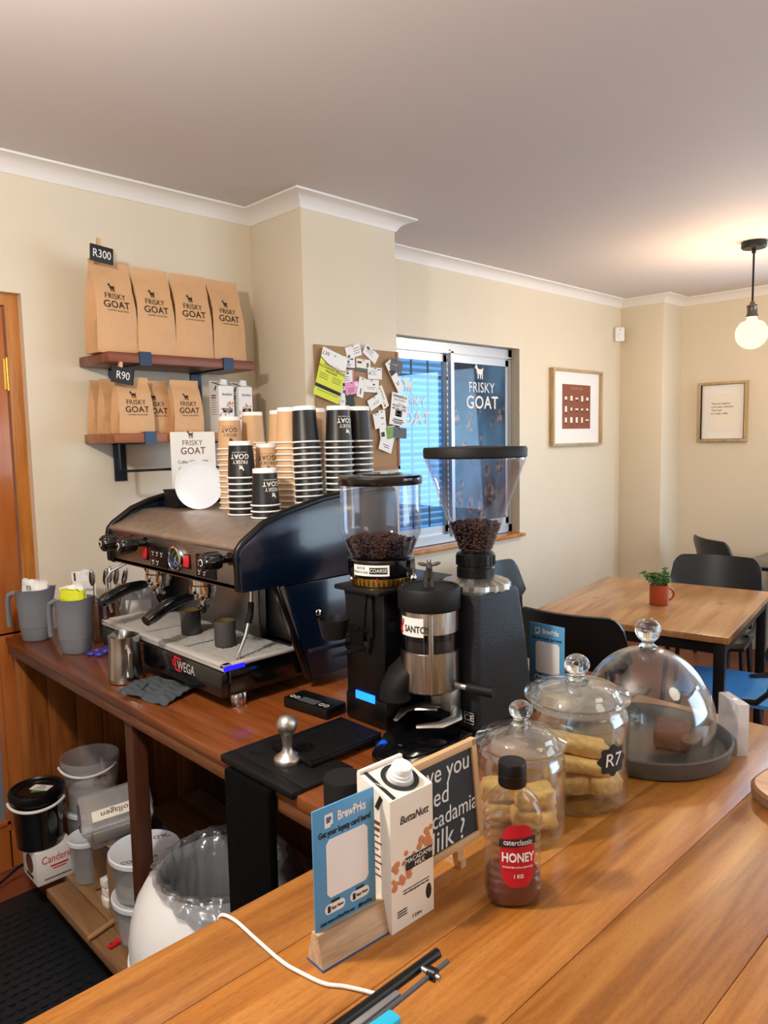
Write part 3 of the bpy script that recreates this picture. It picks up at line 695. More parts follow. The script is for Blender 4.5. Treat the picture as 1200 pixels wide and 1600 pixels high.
card('plain white card right of the photo card', 2.355, 1.898, .089, .052, 0, 'white', L3, bars=[(-.38, -.02, .08, .2, 'darkgrey'), (.3, .34, .25, .08, 'darkgrey')])
card('white and pink card half under the lime flyer', 2.188, 1.876, .066, .060, -1, 'white', [(-.05, -.0, .4, .03), (-.05, -.15, .5, .03), (-.05, -.28, .4, .03)], bars=[(.44, 0, .12, 1, 'pink'), (0, .25, .2, .12, 'ink')])
card('small white card with dark flower below the pink card', 2.157, 1.792, .036, .085, -8, 'white', [(0, -.25, .6, .02), (0, -.32, .5, .02)], bars=[(.15, .22, .4, .16, 'inkbrown')])
card('black card just above the tallest black cups', 2.197, 1.775, .050, .060, 8, 'slate')
card('pink card with white blossom in the board centre', 2.210, 1.827, .080, .055, 9, 'pink', [(-.1, .0, .5, .04), (-.1, -.15, .5, .04), (-.1, -.28, .4, .04)], bars=[(.35, .25, .16, .3, 'white')])
card('narrow white card leaning left beside the pink card', 2.264, 1.832, .040, .090, -14, 'white', [(0, -.2, .14, .3)])
card('white card with small car drawing in the board middle', 2.328, 1.840, .092, .057, 0, 'white', [(-.05, -.1, .6, .03), (-.05, -.24, .5, .03)], bars=[(.15, .12, .14, .12, 'ink')])
card('narrow pale card tilted steeply right of the car card', 2.395, 1.791, .042, .105, 26, 'cream', [(.1, .1, .06, .5), (-.1, -.1, .06, .4)], bars=[(-.1, -.38, .2, .08, 'ink')])
card('white card tilted up to the right near the cups', 2.349, 1.770, .092, .050, 27, 'white', [(0, -.05, .5, .03), (0, -.2, .4, .03)])
card('white key tag with punched hole and pale logo', 2.390, 1.687, .042, .090, 6, 'white', [(0, .1, .4, .05), (0, -.2, .5, .02)])
card('white slip beside the key tag', 2.352, 1.682, .035, .070, 12, 'white')
card('white folded card holding the green square, low on the board', 2.415, 1.590, .085, .100, -18, 'white', [(0, -.2, .5, .03), (.05, -.3, .4, .03)])
card('white card with black ring logo and green block', 2.420, 1.625, .100, .060, 8, 'white', bars=[(.2, 0, .58, .9, 'green'), (-.32, 0, .22, .36, 'ink')])
card('grey card low at the right edge of the board', 2.500, 1.626, .090, .050, -4, 'darkgrey')
card('long white tag with a black band at the board right edge', 2.470, 1.888, .042, .160, 33, 'white', [(0, -.2, .5, .02), (0, -.26, .4, .02)], bars=[(0, .16, .9, .18, 'slate')], name='luggage_tag')
card('dark grey card at the top right corner of the board', 2.482, 1.940, .080, .055, -12, 'darkgrey', [(-.1, 0, .4, .03)], wm='white')
card('white motor dealer flyer at the right edge of the board', 2.493, 1.735, .110, .150, -9, 'white', [(0, .20, .1, .012), (.1, .17, .4, .012)], bars=[(0, -.12, .40, .20, 'ink'), (0, -.09, .2, .07, 'white'), (0, -.19, .2, .05, 'white'), (0, -.32, .6, .035, 'ink'), (0, -.38, .7, .03, 'ink'), (0, -.43, .5, .03, 'ink')],
     words=[('WINGFIELD', .018, 0, .40, 'ink'), ('M O T O R S', .013, 0, .29, 'ink'), ('WE BUY CARS\nWE SELL CARS', .0145, 0, .06, 'ink')], name='flyer', cat='flyer')
t = card('lime yellow accounting flyer with white top, left on the notice board', 2.079, 1.874, .146, .210, -17, 'yellow', bars=[(0, -.29, 1, .075, 'ink')]+[(-.26+.5*(k % 2), -.02-.045*(k//2), .34, .010, 'ink') for k in range(6)]+[(0, -.29, .8, .012, 'yellow'), (0, -.37, .8, .010, 'ink')], name='flyer', cat='flyer',
     words=[('OUR MONTHLY\nACCOUNTING SERVICES\nPACKAGES', .0135, 0, .12, 'inkbrown')])
b = B(); b.prism([(-.073, .105), (.073, .105), (.073, .045), (.03, .034), (-.02, .040), (-.073, .060)], .0004, Matrix.Translation((0, -.0006, 0)) @ Euler(FY).to_matrix().to_4x4()); obj('printed_band', b, 'white', t)
b = B(); b.tube([(-.073, -.001, .059), (-.02, -.001, .039), (.03, -.001, .033), (.073, -.001, .044)], .0014, seg=6); obj('print', b, 'ink', t)
text('LW', .026, 'darkgrey', t, (-.050, -.0012, .082), FY, shear=.2)
# ------------------------------------------------------------------ counters
C0 = 0.92
t = thing('serving_counter', 'varnished plank serving counter in the foreground', 'counter', (0.55, .4845, 0))
b = B(); ys = [.4015, .2825, .1455, -.0025, -.1675, -.335, -.54]
for a, c_ in zip(ys[:-1], ys[1:]): b.box((.11, (a+c_)/2, C0-.0225), (2.0+.24, a-c_-.0004, .045), bev=.0014)
wt = obj('worktop', b, 'counter', t)
at = wt.data.attributes.new('board', 'FLOAT', 'FACE')
for p_, a_ in zip(wt.data.polygons, at.data): a_.value = float(sum(p_.center.y < y_ for y_ in ys))
b = B(); b.box((.11, .335, .4375), (2.16, .03, .875)); b.box((.11, -.44, .4375), (2.16, .03, .875)); b.box((1.17, -.05, .4375), (.03, .74, .875)); b.box((-.95, -.05, .4375), (.03, .74, .875)); obj('base', b, 'darkwood', t)
t = thing('back_counter', 'dark wood counter carrying the espresso machine, running to the wall', 'counter', (0, 0, 0))
b = B(); b.box((1.238, 1.840, C0-.0125), (.844, 1.906, .025), bev=.003); obj('worktop', b, 'backcounter', t)
b = B(); b.box((.835, 1.840, C0-.0425), (.028, 1.906, .034), bev=.003); b.box((1.64, 1.840, C0-.0425), (.028, 1.906, .034), bev=.003); obj('edge_strip', b, 'edge', t)
b = B()
for k in range(8): b.box((.835+.1*k+.05, 2.770, .43), (.0985, .018, .86), bev=.002)
obj('end_panel', b, 'panel', t, label='end panel of upright varnished boards')
b = B(); b.box((1.55, 1.84, .43), (.02, 1.84, .86)); obj('back_panel', b, 'darkwood', t)
b = B(); b.box((.853, 1.862, .49), (.042, .046, .74), bev=.003); obj('post', b, 'darkwood', t)
b = B(); b.box((.833, 1.70, .105), (.074, 1.56, .03), bev=.002); b.box((1.20, 1.82, .105), (.655, 1.84, .03), bev=.002)
for y in (1.0, 1.75, 2.45): b.box((1.15, y, .045), (.6, .05, .088))
obj('bottom_shelf', b, 'crate', t, label='rough plank bottom shelf')
ZS = .1203

# ------------------------------------------------------------------ espresso machine
t = thing('espresso_machine', 'two-group espresso machine in black and dark blue with steel hood', 'espresso machine', (.955, 1.93, C0)); EM = t
b = B(); b.box((.30, 0, .075), (.59, .70, .083), bev=.012); b.box((.012, 0, .070), (.03, .712, .072), bev=.010); obj('base', b, 'blackgloss', t)
for x in (.062, .54):
    for y in (-.325, .325):
        b = B(); b.lathe([(0, .0005), (.019, .0005), (.021, .004), (.021, .030), (.017, .036), (0, .036)], (x, y, 0), seg=20); obj('foot', b, 'steel', t)
b = B()
b.box((.013, 0, .119), (.026, .724, .010), bev=.003); b.box((.125, -.352, .119), (.25, .020, .010), bev=.003); b.box((.125, .352, .119), (.25, .020, .010), bev=.003)
b.box((.006, 0, .112), (.010, .724, .012), bev=.003)
obj('tray_rim', b, 'grid', t)
b = B(); b.box((.125, 0, .1115), (.235, .69, .006)); obj('drip_tray', b, 'black', t)
b = B()
for sy in (-.228, 0, .228):
    for k in range(19): b.box((.036+.0102*k, sy, .1188), (.0036, .214, .003))
    for k in range(21): b.box((.128, sy-.105+.0105*k, .1185), (.19, .0028, .0024))
    b.box((.0325, sy, .1185), (.004, .218, .004)); b.box((.2235, sy, .1185), (.004, .218, .004))
obj('drip_grid', b, 'grid', t)
b = B(); b.box((.030, -.3625, .1145), (.062, .002, .012), bev=.0008); obj('light_strip', b, 'led', t)
b = B(); b.box((.235, .075, .215), (.03, .54, .186), bev=.004); b.box((.27, -.27, .215), (.03, .16, .186), bev=.003); b.box((.30, 0, .20), (.03, .70, .24))
b.box((.226, -.1935, .215), (.014, .010, .186), bev=.003); obj('splash_panel', b, 'steeldull', t)
b = B(); b.cyl((.2175, .105, .163), (.2199, .105, .163), .019, seg=24); b.warp(lambda c: Vector((c.x, .105+(c.y-.105)*.8, c.z))); obj('splash_hole', b, 'black', t)
# hood: front panel, sloping top, cup tray
b = B(); b.box((.058, 0, .360), (.016, .735, .106), bev=.002); b.box((.18, 0, .312), (.26, .72, .012)); obj('front_panel', b, 'steeldull', t)
hp = [(.046, .409), (.046, .414), (.050, .419), (.058, .423), (.168, .4645), (.180, .4655), (.580, .4655), (.580, .455), (.180, .455), (.170, .4535), (.062, .412), (.054, .405), (.050, .404)]
b = B(); b.rings([[(x, y, z) for x, z in hp] for y in (-.37, .37)]); obj('hood', b, 'hood', t)
for sgn in (-1, 1):
    y0 = sgn*.372
    up_ = [(.045, .305), (.042, .395), (.046, .409), (.060, .424), (.125, .466), (.186, .488), (.317, .516), (.405, .526), (.570, .535), (.592, .525), (.597, .500), (.597, .303)]
    mx = Matrix.Translation((0, y0+(.018 if sgn > 0 else 0), 0)) @ Euler((PI/2, 0, 0)).to_matrix().to_4x4()
    b = B(); b.prism(up_, .018, mx, bev=.002); obj('side_panel', b, 'navy', t, label='dark blue glossy side panel')
    b = B(); b.prism([(.182, .301), (.597, .301), (.597, .034), (.262, .034)], .016, mx, bev=.0015); obj('lower_side_panel', b, 'navy', t)
    ed = [(.047, .310), (.044, .395), (.048, .411), (.062, .427), (.127, .469), (.188, .491), (.319, .519), (.407, .529), (.570, .538), (.594, .528), (.600, .500)]
    b = B(); b.tube([(x, y0-sgn*.001, z) for x, z in ed], .010, seg=10); b.box((.058, y0-sgn*.012, .358), (.026, .022, .112), bev=.006); obj('side_trim', b, 'black', t)
    b = B(); b.tube([(.155, y0, .305), (.258, y0-sgn*.002, .036)], .011, seg=8); b.box((.158, y0, .307), (.03, .02, .012)); obj('strut', b, 'blackgloss', t)
    b = B(); b.cyl((.285, y0+sgn*.010, .213), (.285, y0+sgn*.016, .213), .013); b.sphere((.285, y0+sgn*.016, .213), .010, (1, .5, 1), seg=14); obj('side_button', b, 'chrome', t)
b = B(); b.box((.588, 0, .28), (.014, .73, .48), bev=.002); obj('rear_panel', b, 'black', t)
b = B(); b.box((.20, .315, .21), (.04, .03, .20), rot=(0, -.25, 0)); obj('frame_leg', b, 'black', t)
# controls on the front panel
def knob(y, z, out, label=None):
    b = B(); b.cyl((.052, y, z), (.02-out*.3, y, z), .010, seg=16); b.cyl((.052, y, z), (.046, y, z), .017, seg=20); obj('tap_stem', b, 'blackgloss', t)
    b = B()
    rows = []
    for x, r in ((.02, .012), (.012, .0215), (.000, .0235), (-.018, .0240), (-.030, .0225), (-.036, .017), (-.038, .010)):
        rows.append([(x-out, y+(r*(1+.07*math.cos(8*a)))*math.cos(a), z+(r*(1+.07*math.cos(8*a)))*math.sin(a)) for a in [2*PI*k/48 for k in range(48)]])
    b.rings(rows[::-1]); k = obj('tap_knob', b, 'blackgloss', t)
    b = B(); b.tube([(-.0385-out, y+.008*math.cos(a), z+.008*math.sin(a)) for a in [.4+4.6*i/12 for i in range(13)]], .0010, seg=6); obj('knob_mark', b, 'white', k)
knob(.215, .386, .012); knob(.122, .386, .0); knob(-.335, .386, -.002)
for y in (.128, -.118):
    b = B(); b.box((.049, y, .355), (.004, .030, .040), bev=.001); obj('switch_plate', b, 'black', t)
    b = B(); b.box((.046, y, .356), (.006, .024, .032), rot=(0, .16, 0), bev=.0015); obj('rocker_switch', b, 'red', t, label='red rocker switch')
for y in (.045, -.215):
    b = B(); b.box((.0488, y, .352), (.005, .098, .062), bev=.0012); pd = obj('touch_pad', b, 'black', t)
    b = B()
    for r_ in range(2):
        for c_ in range(3):
            if r_ == 1 and c_ == 2: continue
            cy = y+.032-.026*c_; cz = .366-.026*r_
            b.tube([(.0460, cy+.0055*math.cos(a), cz+.0055*math.sin(a)) for a in [PI+PI*i/8 for i in range(9)]], .0006, seg=5)
            b.box((.0460, cy, cz-.010), (.0006, .006, .0012)); b.box((.0460, cy+.004, cz-.012), (.0006, .0014, .003))
    obj('touch_marks', b, 'white', pd)
b = B(); ax = Matrix.Translation((.050, -.062, .358)) @ Euler((0, -PI/2, 0)).to_matrix().to_4x4()
b.lathe([(.034, 0), (.036, .004), (.035, .012), (.031, .014), (.029, .010), (.029, 0)], mx=ax); g = obj('pressure_gauge', b, 'chrome', t)
b = B(); b.lathe([(0, .006), (.029, .006), (.029, .003), (0, .003)], mx=ax, seg=32); obj('dial', b, 'blackmatte', g)
for a0, a1, mm in ((2.2, 3.5, 'yellow'), (3.6, 5.2, 'blue_sign'), (.2, 1.4, 'green')):
    b = B(); b.tube([(.0432, -.062+.020*math.cos(a0+(a1-a0)*i/10), .358+.020*math.sin(a0+(a1-a0)*i/10)) for i in range(11)], .0022, seg=6); obj('dial_arc', b, mm, g)
b = B(); b.box((.0425, -.060, .354), (.001, .003, .034), rot=(.5, 0, 0)); b.box((.0425, -.064, .352), (.001, .002, .026), rot=(-.9, 0, 0)); obj('needle', b, 'white', g)
b = B(); b.lathe([(.031, .0128), (0, .0132)], mx=ax, seg=32); obj('gauge_glass', b, 'pane', g)
# groups and portafilters
def group(y, dx, dy, bend, fat):
    b = B(); b.lathe([(0, .312), (.036, .312), (.036, .275), (.040, .272), (.040, .252), (.036, .250), (0, .250)], (.128, y, 0)); b.cyl((.2, y, .285), (.128, y, .285), .028); obj('group_head', b, 'chrome', t)
    b = B(); b.lathe([(0, .224), (.022, .226), (.033, .234), (.035, .250), (.0345, .252), (0, .252)], (.128, y, 0))
    b.cyl((.128, y, .226), (.128, y, .210), .011); b.tube([(.110, y, .206), (.118, y, .212), (.128, y, .214), (.138, y, .212), (.146, y, .206)], .006, seg=8)
    b.tube([(.110, y+.004, .238), (.090, y+dy*.18, .244), (.070, y+dy*.30, .246)], .008, seg=10)
    pf = obj('portafilter', b, 'chrome', t)
    b = B(); a = Vector((.082, y+dy*.22, .245)); e = Vector((dx, y+dy, .245+bend)); n = 9
    pts = [a.lerp(e, i/n)+Vector((0, 0, .010*math.sin(PI*i/n))) for i in range(n+1)]
    b.tube(pts, [.012, .0150, .0160, .0165, .0172, .018, .019, .0200, .0195, .015], seg=16, flat=fat); obj('handle', b, 'blackgloss', pf)
group(.212, -.072, -.025, -.030, 1.0); group(-.060, -.075, -.045, -.036, 1.0)
# steam wands
for y, bow in ((-.325, 1), (.335, 0)):
    b = B()
    if bow: b.tube([(.115, y, .31), (.113, y, .27), (.107, y-.003, .232), (.090, y-.003, .178), (.066, y, .128)], .0048, seg=10); b.cyl((.070, y, .136), (.063, y, .121), .0065, seg=12)
    else: b.tube([(.11, y, .31), (.08, y+.025, .288), (.05, y+.045, .270), (.036, y+.052, .245), (.04, y+.05, .17), (.045, y+.046, .135)], .0048, seg=10)
    sw = obj('steam_wand', b, 'chrome', t)
    if bow:
        b = B(); b.tube([(.112, y, .262), (.107, y-.003, .232), (.101, y-.003, .212)], .0080, seg=12)
        for k in range(3): b.tube([(.1055-.0028*k, y-.003, .228-.008*k), (.1047-.0028*k, y-.003, .225-.008*k)], .0098, seg=12)
        obj('wand_grip', b, 'rubber', sw)
# badge on the base
b = B(); b.tube([(-.0045, -.122, .100), (-.0045, -.126, .066), (-.0045, -.150, .064)], .0022, seg=6); b.tube([(-.0045, -.118, .100), (-.0045, -.155, .098)], .0022, seg=6); b.tube([(-.0045, -.119, .092), (-.0045, -.111, .090), (-.0045, -.112, .078), (-.0045, -.121, .076)], .0018, seg=6); obj('badge', b, 'red', t, label='red cup outline badge')
text('WEGA', .036, 'grid', t, (-.0040, -.178, .079), FX, sx=.85, bold=.01)
# black box in the cup tray corner
t = thing('black_box', 'small black box in the far corner of the machine top', 'box', (1.215, 2.235, C0+.4660))
b = B(); b.box((0, 0, .028), (.06, .085, .055), bev=.003); obj('body', b, 'blackmatte', t)
b = B(); b.box((0, 0, .057), (.064, .089, .006), bev=.002); obj('lid', b, 'blackmatte', t)

# ------------------------------------------------------------------ paper cups, upside down on the machine
ZT = C0+.4660
def cup_proto(colour, name):
    t = thing(name, 'x', 'cup')
    b = B(); b.lathe([(.0395, .003), (.0388, .006), (.0338, .0925), (.0320, .0925), (.0370, .006), (.0385, .003), (.0395, .003)], seg=36); obj('body', b, 'kraftcup' if colour == 'kraft' else 'blackcup', t)
    b = B(); pr = [(.0405+.0026*math.cos(a), .0028+.0026*math.sin(a)) for a in [2*PI*k/10 for k in range(11)]]; b.lathe(pr, seg=36); obj('rim', b, 'white', t)
    b = B(); b.lathe([(.0340, .0920), (.0334, .1035), (.0318, .1042), (.0310, .0985), (0, .0985)], seg=36); obj('base', b, 'white', t)
    return t
cup_proto_k = cup_proto('kraft', 'kraft_cup'); cup_proto_b = cup_proto('black', 'black_cup')
firsts = {'kraft': cup_proto_k, 'black': cup_proto_b}; used = set()
ORD = ['topmost', 'second', 'third', 'fourth', 'fifth', 'sixth', 'seventh', 'eighth', 'ninth', 'tenth', 'eleventh', 'twelfth', 'thirteenth']
PITCH = .0172
def wrap(phi, inv=True):
    def fn(c):
        u, v = (-c.x, -c.y) if inv else (c.x, c.y)
        z = .052+v; R = .0388-(z-.006)*.0578+.0006+max(0, c.z); a = phi+u/R
        return Vector((R*math.cos(a), R*math.sin(a), z))
    return fn
def stack(kind, x, y, n, where, logo_phi=None, lean=(0, 0), small=1.0):
    grp = 'upside-down %s cups, %s' % (kind, where)
    for k in range(n):
        h = (n-1-k)*PITCH*small
        loc = (x+lean[0]*h, y+lean[1]*h, ZT+h)
        rot = (-lean[1], lean[0], 0)
        lab = '%s %s paper cup of the upside-down stack %s' % (ORD[k], kind, where)
        if kind not in used:
            o = firsts[kind]; used.add(kind); o.location = loc; o.rotation_euler = rot; o['label'] = lab; o['group'] = grp
        else: o = dup(firsts[kind], loc, rot, lab, grp)
        o.scale = (small, small, small)
        if k == 0 and logo_phi is not None:
            top = o; tp = logo_phi
    return (top, tp) if logo_phi is not None else None
logos = [
 stack('kraft', 1.300, 2.040, 12, 'nearest the wall', -2.15),
 stack('kraft', 1.405, 2.066, 13, 'behind the wall-side one'),
 stack('black', 1.205, 1.836, 7, 'in the front row left', -2.25, small=1.04),
 stack('kraft', 1.305, 1.846, 7, 'just behind the two short black ones', -2.2),
 stack('black', 1.195, 1.706, 3, 'lowest in the front', -1.62),
 stack('kraft', 1.415, 1.925, 13, 'in the middle of the back row'),
 stack('kraft', 1.325, 1.760, 13, 'beside the leaning black one'),
 stack('black', 1.322, 1.668, 13, 'leaning, third from the right', None, (.0, .05)),
 stack('kraft', 1.432, 1.775, 13, 'hidden behind the leaning black one'),
 stack('black', 1.398, 1.622, 13, 'second from the right', -1.62),
 stack('black', 1.485, 1.632, 13, 'at the far right of the machine'),
]
for lg, kind in zip([l for l in logos if l], ['ink', 'cream', 'ink', 'cream', 'cream']):
    o, phi = lg
    merge_texts('lettering', logo(.050), kind, o, (0, 0, 0), (0, 0, 0), wrap(phi))
# round white tray leaning among the cups
t = thing('white_plate', 'round white plate standing on edge among the cups', 'plate', (1.220, 2.103, ZT+.0785)); t.rotation_euler = (0, 0, .75)
b = B(); mx = Euler((0, -PI/2+.10, 0)).to_matrix().to_4x4(); b.lathe([(0, .002), (.062, .002), (.068, .004), (.078, .007), (.078, .004), (.068, 0), (0, -.002)], mx=mx, seg=56); obj('plate', b, 'tubwhite', t)
# ------------------------------------------------------------------ on the drip tray and beside the machine
ZD = C0+.1201
def espresso_cup(label, x, y):
    t = thing('espresso_cup', label, 'cup', (x, y, ZD), 0, 'dark handleless cups on the drip tray')
    b = B(); b.lathe([(0, 0), (.026, 0), (.0285, .003), (.0295, .070), (.0285, .072), (.0275, .070), (.0268, .006), (0, .004)], seg=32); obj('body', b, 'cup_dark', t)
    b = B(); b.lathe([(.0266, .0695), (.0260, .008), (0, .0062)], seg=32); obj('glaze', b, 'gold', t, label='gold glazed inside')
espresso_cup('dark handleless cup on the drip tray, further from the camera', 1.068, 1.925); espresso_cup('dark handleless cup on the drip tray, nearer the camera', 1.066, 1.737)
t = thing('milk_pitcher', 'steel milk pitcher in front of the machine', 'pitcher', (.900, 2.010, C0), 2.9)
b = B()
pr = [(0, .001), (.044, .001), (.0475, .004), (.0485, .015), (.0440, .085), (.0420, .110), (.0430, .134), (.0420, .134), (.0410, .110), (.043, .085), (.0470, .015), (0, .004)]
b.lathe(pr, seg=44)
def spout(c):
    if c.z > .095:
        a = math.atan2(c.y, c.x); k = max(0, math.cos(a))**10*(c.z-.095)/.039
        c = Vector((c.x+.016*k*math.cos(a), c.y+.016*k*math.sin(a), c.z+.004*k))
    return c
b.warp(spout); obj('body', b, 'steel', t)
b = B(); b.tube([(-.042, 0, .105), (-.062, 0, .108), (-.074, 0, .098), (-.077, 0, .060), (-.074, 0, .030), (-.047, 0, .022)], .0065, seg=12, flat=.5); obj('handle', b, 'steel', t)
t.rotation_euler[2] = 1.35
# grey cloth
b = B()
def cl(u, v):
    x = -.075+.15*u+.03*v; y = .10-.20*v+.03*u
    z = .010+.012*abs(noise.noise(Vector((u*5, v*4, 2))))+.008*math.sin(9*v+3*u)**2+.006*math.sin(14*u)**2
    if u < .18 and v > .5: z -= .012*(.18-u)/.18
    return (x, y, max(.002, z))
b.sheet(cl, 36, 44, .0025); b.tube([cl(0, k/20) for k in range(21)], .0028, seg=6); b.tube([cl(k/20, 1) for k in range(21)], .0028, seg=6)
b.tube([(.02, .11, .012), (.01, .06, .028), (-.03, .03, .03), (-.06, .05, .016)], .004, seg=6)
o = obj('bar_cloth', b, 'greycloth', None, (.900, 1.825, C0), (0, 0, .12)); o.scale = (.80, .92, .75); tag(o, 'crumpled grey bar cloth lying under the machine front edge', 'cloth')

def jug(name, label, loc, rz, s):
    t = thing(name, label, 'jug', loc, rz)
    b = B(); rows = []
    def ring(rx, ry, z, lip=0):
        r = []
        for k in range(48):
            a = 2*PI*k/48; c_, s_ = math.cos(a), math.sin(a)
            x = rx*math.copysign(abs(c_)**.8, c_); y = ry*math.copysign(abs(s_)**.8, s_)
            k2 = max(0, c_)**6
            r.append((x+lip*k2, y, z+lip*.55*k2-.010*(z/.17)*max(0, -c_)))
        return r
    prof = [(.050, .044, .001, 0), (.054, .047, .006, 0), (.0585, .051, .045, 0), (.060, .0525, .046, 0), (.066, .057, .12, .003), (.071, .061, .170, .014), (.073, .063, .173, .014), (.070, .060, .172, .013), (.063, .054, .12, .003), (.051, .044, .010, 0)]
    b.rings([ring(*p) for p in prof]); obj('body', b, 'greyjug', t)
    b = B(); b.tube([(-.066, 0, .150), (-.085, 0, .158), (-.105, 0, .150), (-.110, 0, .13), (-.109, 0, .06), (-.107, 0, .045)], .0125, seg=14, flat=.75); obj('handle', b, 'greyjug', t)
    t.scale = (.86, .86, 1.05); return t
jug('measuring_jug', 'grey plastic jug with white packets, farther left on the counter', (.890, 2.690, C0), -.75, 1)
jug('measuring_jug', 'grey plastic jug with a yellow packet, nearer the pitcher', (.922, 2.420, C0), -1.0, 1)
def packet(name, label, loc, rot, w_, h_, m, band=None, words=None, seed=0):
    t = thing(name, label, 'packet', loc); t.rotation_euler = rot
    b = B()
    def f(sg): return lambda u, v: ((u-.5)*w_, sg*(.004+.012*math.sin(PI*u)*math.sin(PI*v))+.006*noise.noise(Vector((u*4+seed, v*4, sg))), v*h_+.006*noise.noise(Vector((u*7, 3+seed, 0))))
    b.sheet(f(1), 14, 14, .0012); b.sheet(f(-1), 14, 14, .0012); obj('wrapper', b, m, t)
    if band:
        b = B(); g = f(-1); b.sheet(lambda u, v: tuple(Vector(g(.08+.84*u, band[0]+band[1]*v))+Vector((0, -.0022, 0))), 12, 8, .0008); obj('printed_band', b, band[2], t)
    if words: text(words[0], words[1], words[2], t, (words[3], -.024, words[4]), FY)
    return t
packet('sugar_packet', 'white packet with green and red print in the far grey jug', (.886, 2.680, C0+.125), (.10, .14, -.75), .088, .090, 'white', None, ('n', .036, 'leaf', -.012, .070), 1)
packet('sugar_packet', 'white packet behind the green-printed one in the far jug', (.905, 2.700, C0+.118), (-.05, -.12, -.5), .075, .085, 'white', None, None, 2)
packet('sweetener_packet', 'yellow and white packet sticking out of the near grey jug', (.912, 2.404, C0+.125), (.10, .08, -.85), .080, .088, 'yellow', None, None, 4)
packet('sweetener_packet', 'white packet behind the yellow one in the near jug', (.940, 2.432, C0+.125), (-.04, -.22, -.7), .075, .096, 'white', None, None, 6)
# steel pot with cutlery
t = thing('steel_pot', 'tall steel pot holding cutlery beside the machine', 'pot', (1.062, 2.505, C0))
b = B(); b.lathe([(0, .001), (.046, .001), (.048, .004), (.048, .140), (.0495, .143), (.048, .145), (.0465, .143), (.0465, .005), (0, .004)], seg=40); obj('body', b, 'steel', t)
def spoon(label, x, y, lx, ly, flip=False):
    t = thing('spoon', label, 'spoon', (x, y, C0+.006), 0, 'spoons in the steel pot')
    t.rotation_euler = (-ly, lx, .6)
    b = B(); n = 12
    b.tube([(0, .004*math.sin(k/n*3), .19*k/n) for k in range(n+1)], [.0035+.0012*(k/n) for k in range(n+1)], seg=8, flat=.5); obj('handle', b, 'steel', t)
    b = B(); b.sphere((0, .003, .215), .030, (.62, .16, 1.0), seg=18); obj('bowl', b, 'steel', t)
spoon('steel spoon leaning furthest left in the steel pot', 1.040, 2.515, -.06, .02); spoon('tallest upright steel spoon in the steel pot', 1.058, 2.500, .02, -.05)
spoon('steel spoon leaning right behind the tallest one', 1.075, 2.492, .06, -.11); spoon('steel spoon at the right rim of the pot', 1.082, 2.482, .12, -.17); spoon('steel spoon at the back of the pot', 1.085, 2.515, .10, .03)
carton('milk_carton', 'white nut milk carton standing behind the grey jugs by the wall', .078, .072, .215, (1.055, 2.665, C0), -.35, 'nut', 'NUT\nMILK')
t = thing('sugar_tongs', 'steel tongs standing behind the near grey jug', 'tongs', (.985, 2.585, C0)); b = B()
b.lathe([(0, .001), (.030, .001), (.031, .09), (.029, .09), (.028, .006), (0, .005)], seg=28); obj('holder', b, 'steel', t)
b = B()
for q in (-1, 1): b.tube([(q*.004, 0, .01), (q*.010, 0, .10), (q*.014, 0, .16)], .003, seg=8); b.tube([(q*.014+.010*math.cos(a), 0, .175+.015*math.sin(a)) for a in [2*PI*k/14 for k in range(14)]], .0022, seg=6, closed=True)
obj('tongs', b, 'steel', t)
t = thing('scissors', 'scissors with blue and red handles lying beside the steel pitcher', 'scissors', (.975, 2.345, C0+.006), .5)
b = B()
for q, mm in ((-1, 0), (1, 0)): b.tube([(-.02+.024*math.cos(a), q*.016+.014*math.sin(a), 0) for a in [2*PI*k/18 for k in range(18)]], .0052, seg=8, closed=True)
b.tube([(.004, -.012, 0), (.03, 0, 0)], .005, seg=8); b.tube([(.004, .012, 0), (.03, 0, 0)], .005, seg=8); obj('handles', b, 'bluescissor', t)
b = B()
for q in (-1, 1): b.tube([(-.02+.018*math.cos(a), q*.016+.0095*math.sin(a), 0) for a in [2*PI*k/18 for k in range(18)]], .0022, seg=6, closed=True)
obj('grip_inlay', b, 'red', t)
b = B(); b.box((.075, .002, .001), (.10, .010, .0016), rot=(0, 0, .03)); b.box((.075, -.002, -.001), (.10, .010, .0016), rot=(0, 0, -.03)); b.cyl((.035, 0, -.003), (.035, 0, .003), .004, seg=12); obj('blades', b, 'steel', t)
t = thing('clear_pouch', 'clear plastic pouch behind the left portafilter', 'pouch', (1.215, 2.560, C0), -.6)
b = B(); 
for sg in (-1, 1): b.sheet(lambda u, v: ((u-.5)*.15, sg*(.003+.024*math.sin(PI*u)*(1-v)**.6)+.004*noise.noise(Vector((u*6, v*6, sg))), v*.17), 16, 16, .001)
obj('film', b, 'bag_film', t); b = B(); b.box((0, -.028, .085), (.09, .002, .05)); obj('label', b, 'white', t)

# ------------------------------------------------------------------ grinder with straight hopper
def beans(name, label, loc, fn, n, base):
    b = B(); rr = random.Random(5); base(b)
    for k in range(n):
        x, y, z = fn(rr); a = rr.uniform(0, PI)
        b.ico((x, y, z), .0058, (1.0, .72, .52), 1, rot=(rr.uniform(-.7, .7), rr.uniform(-.7, .7), a))
    o = obj(name, b, 'bean', None, loc, ang=70); tag(o, label, 'coffee beans', kind='stuff'); return o
GX, GY = 1.212, 1.260
GS = (.92, .92, 1.013)
t = thing('coffee_grinder', 'black coffee grinder with straight clear hopper and blue display', 'grinder', (GX, GY, C0)); t.scale = GS
b = B(); b.box((.075, 0, .0355), (.286, .158, .069), bev=.008); b.box((.075, 0, .195), (.285, .150, .27), bev=.010); obj('body', b, 'black', t)
b = B(); b.box((.055, 0, .326), (.30, .168, .012), bev=.004); obj('top_plate', b, 'blackmetal', t)
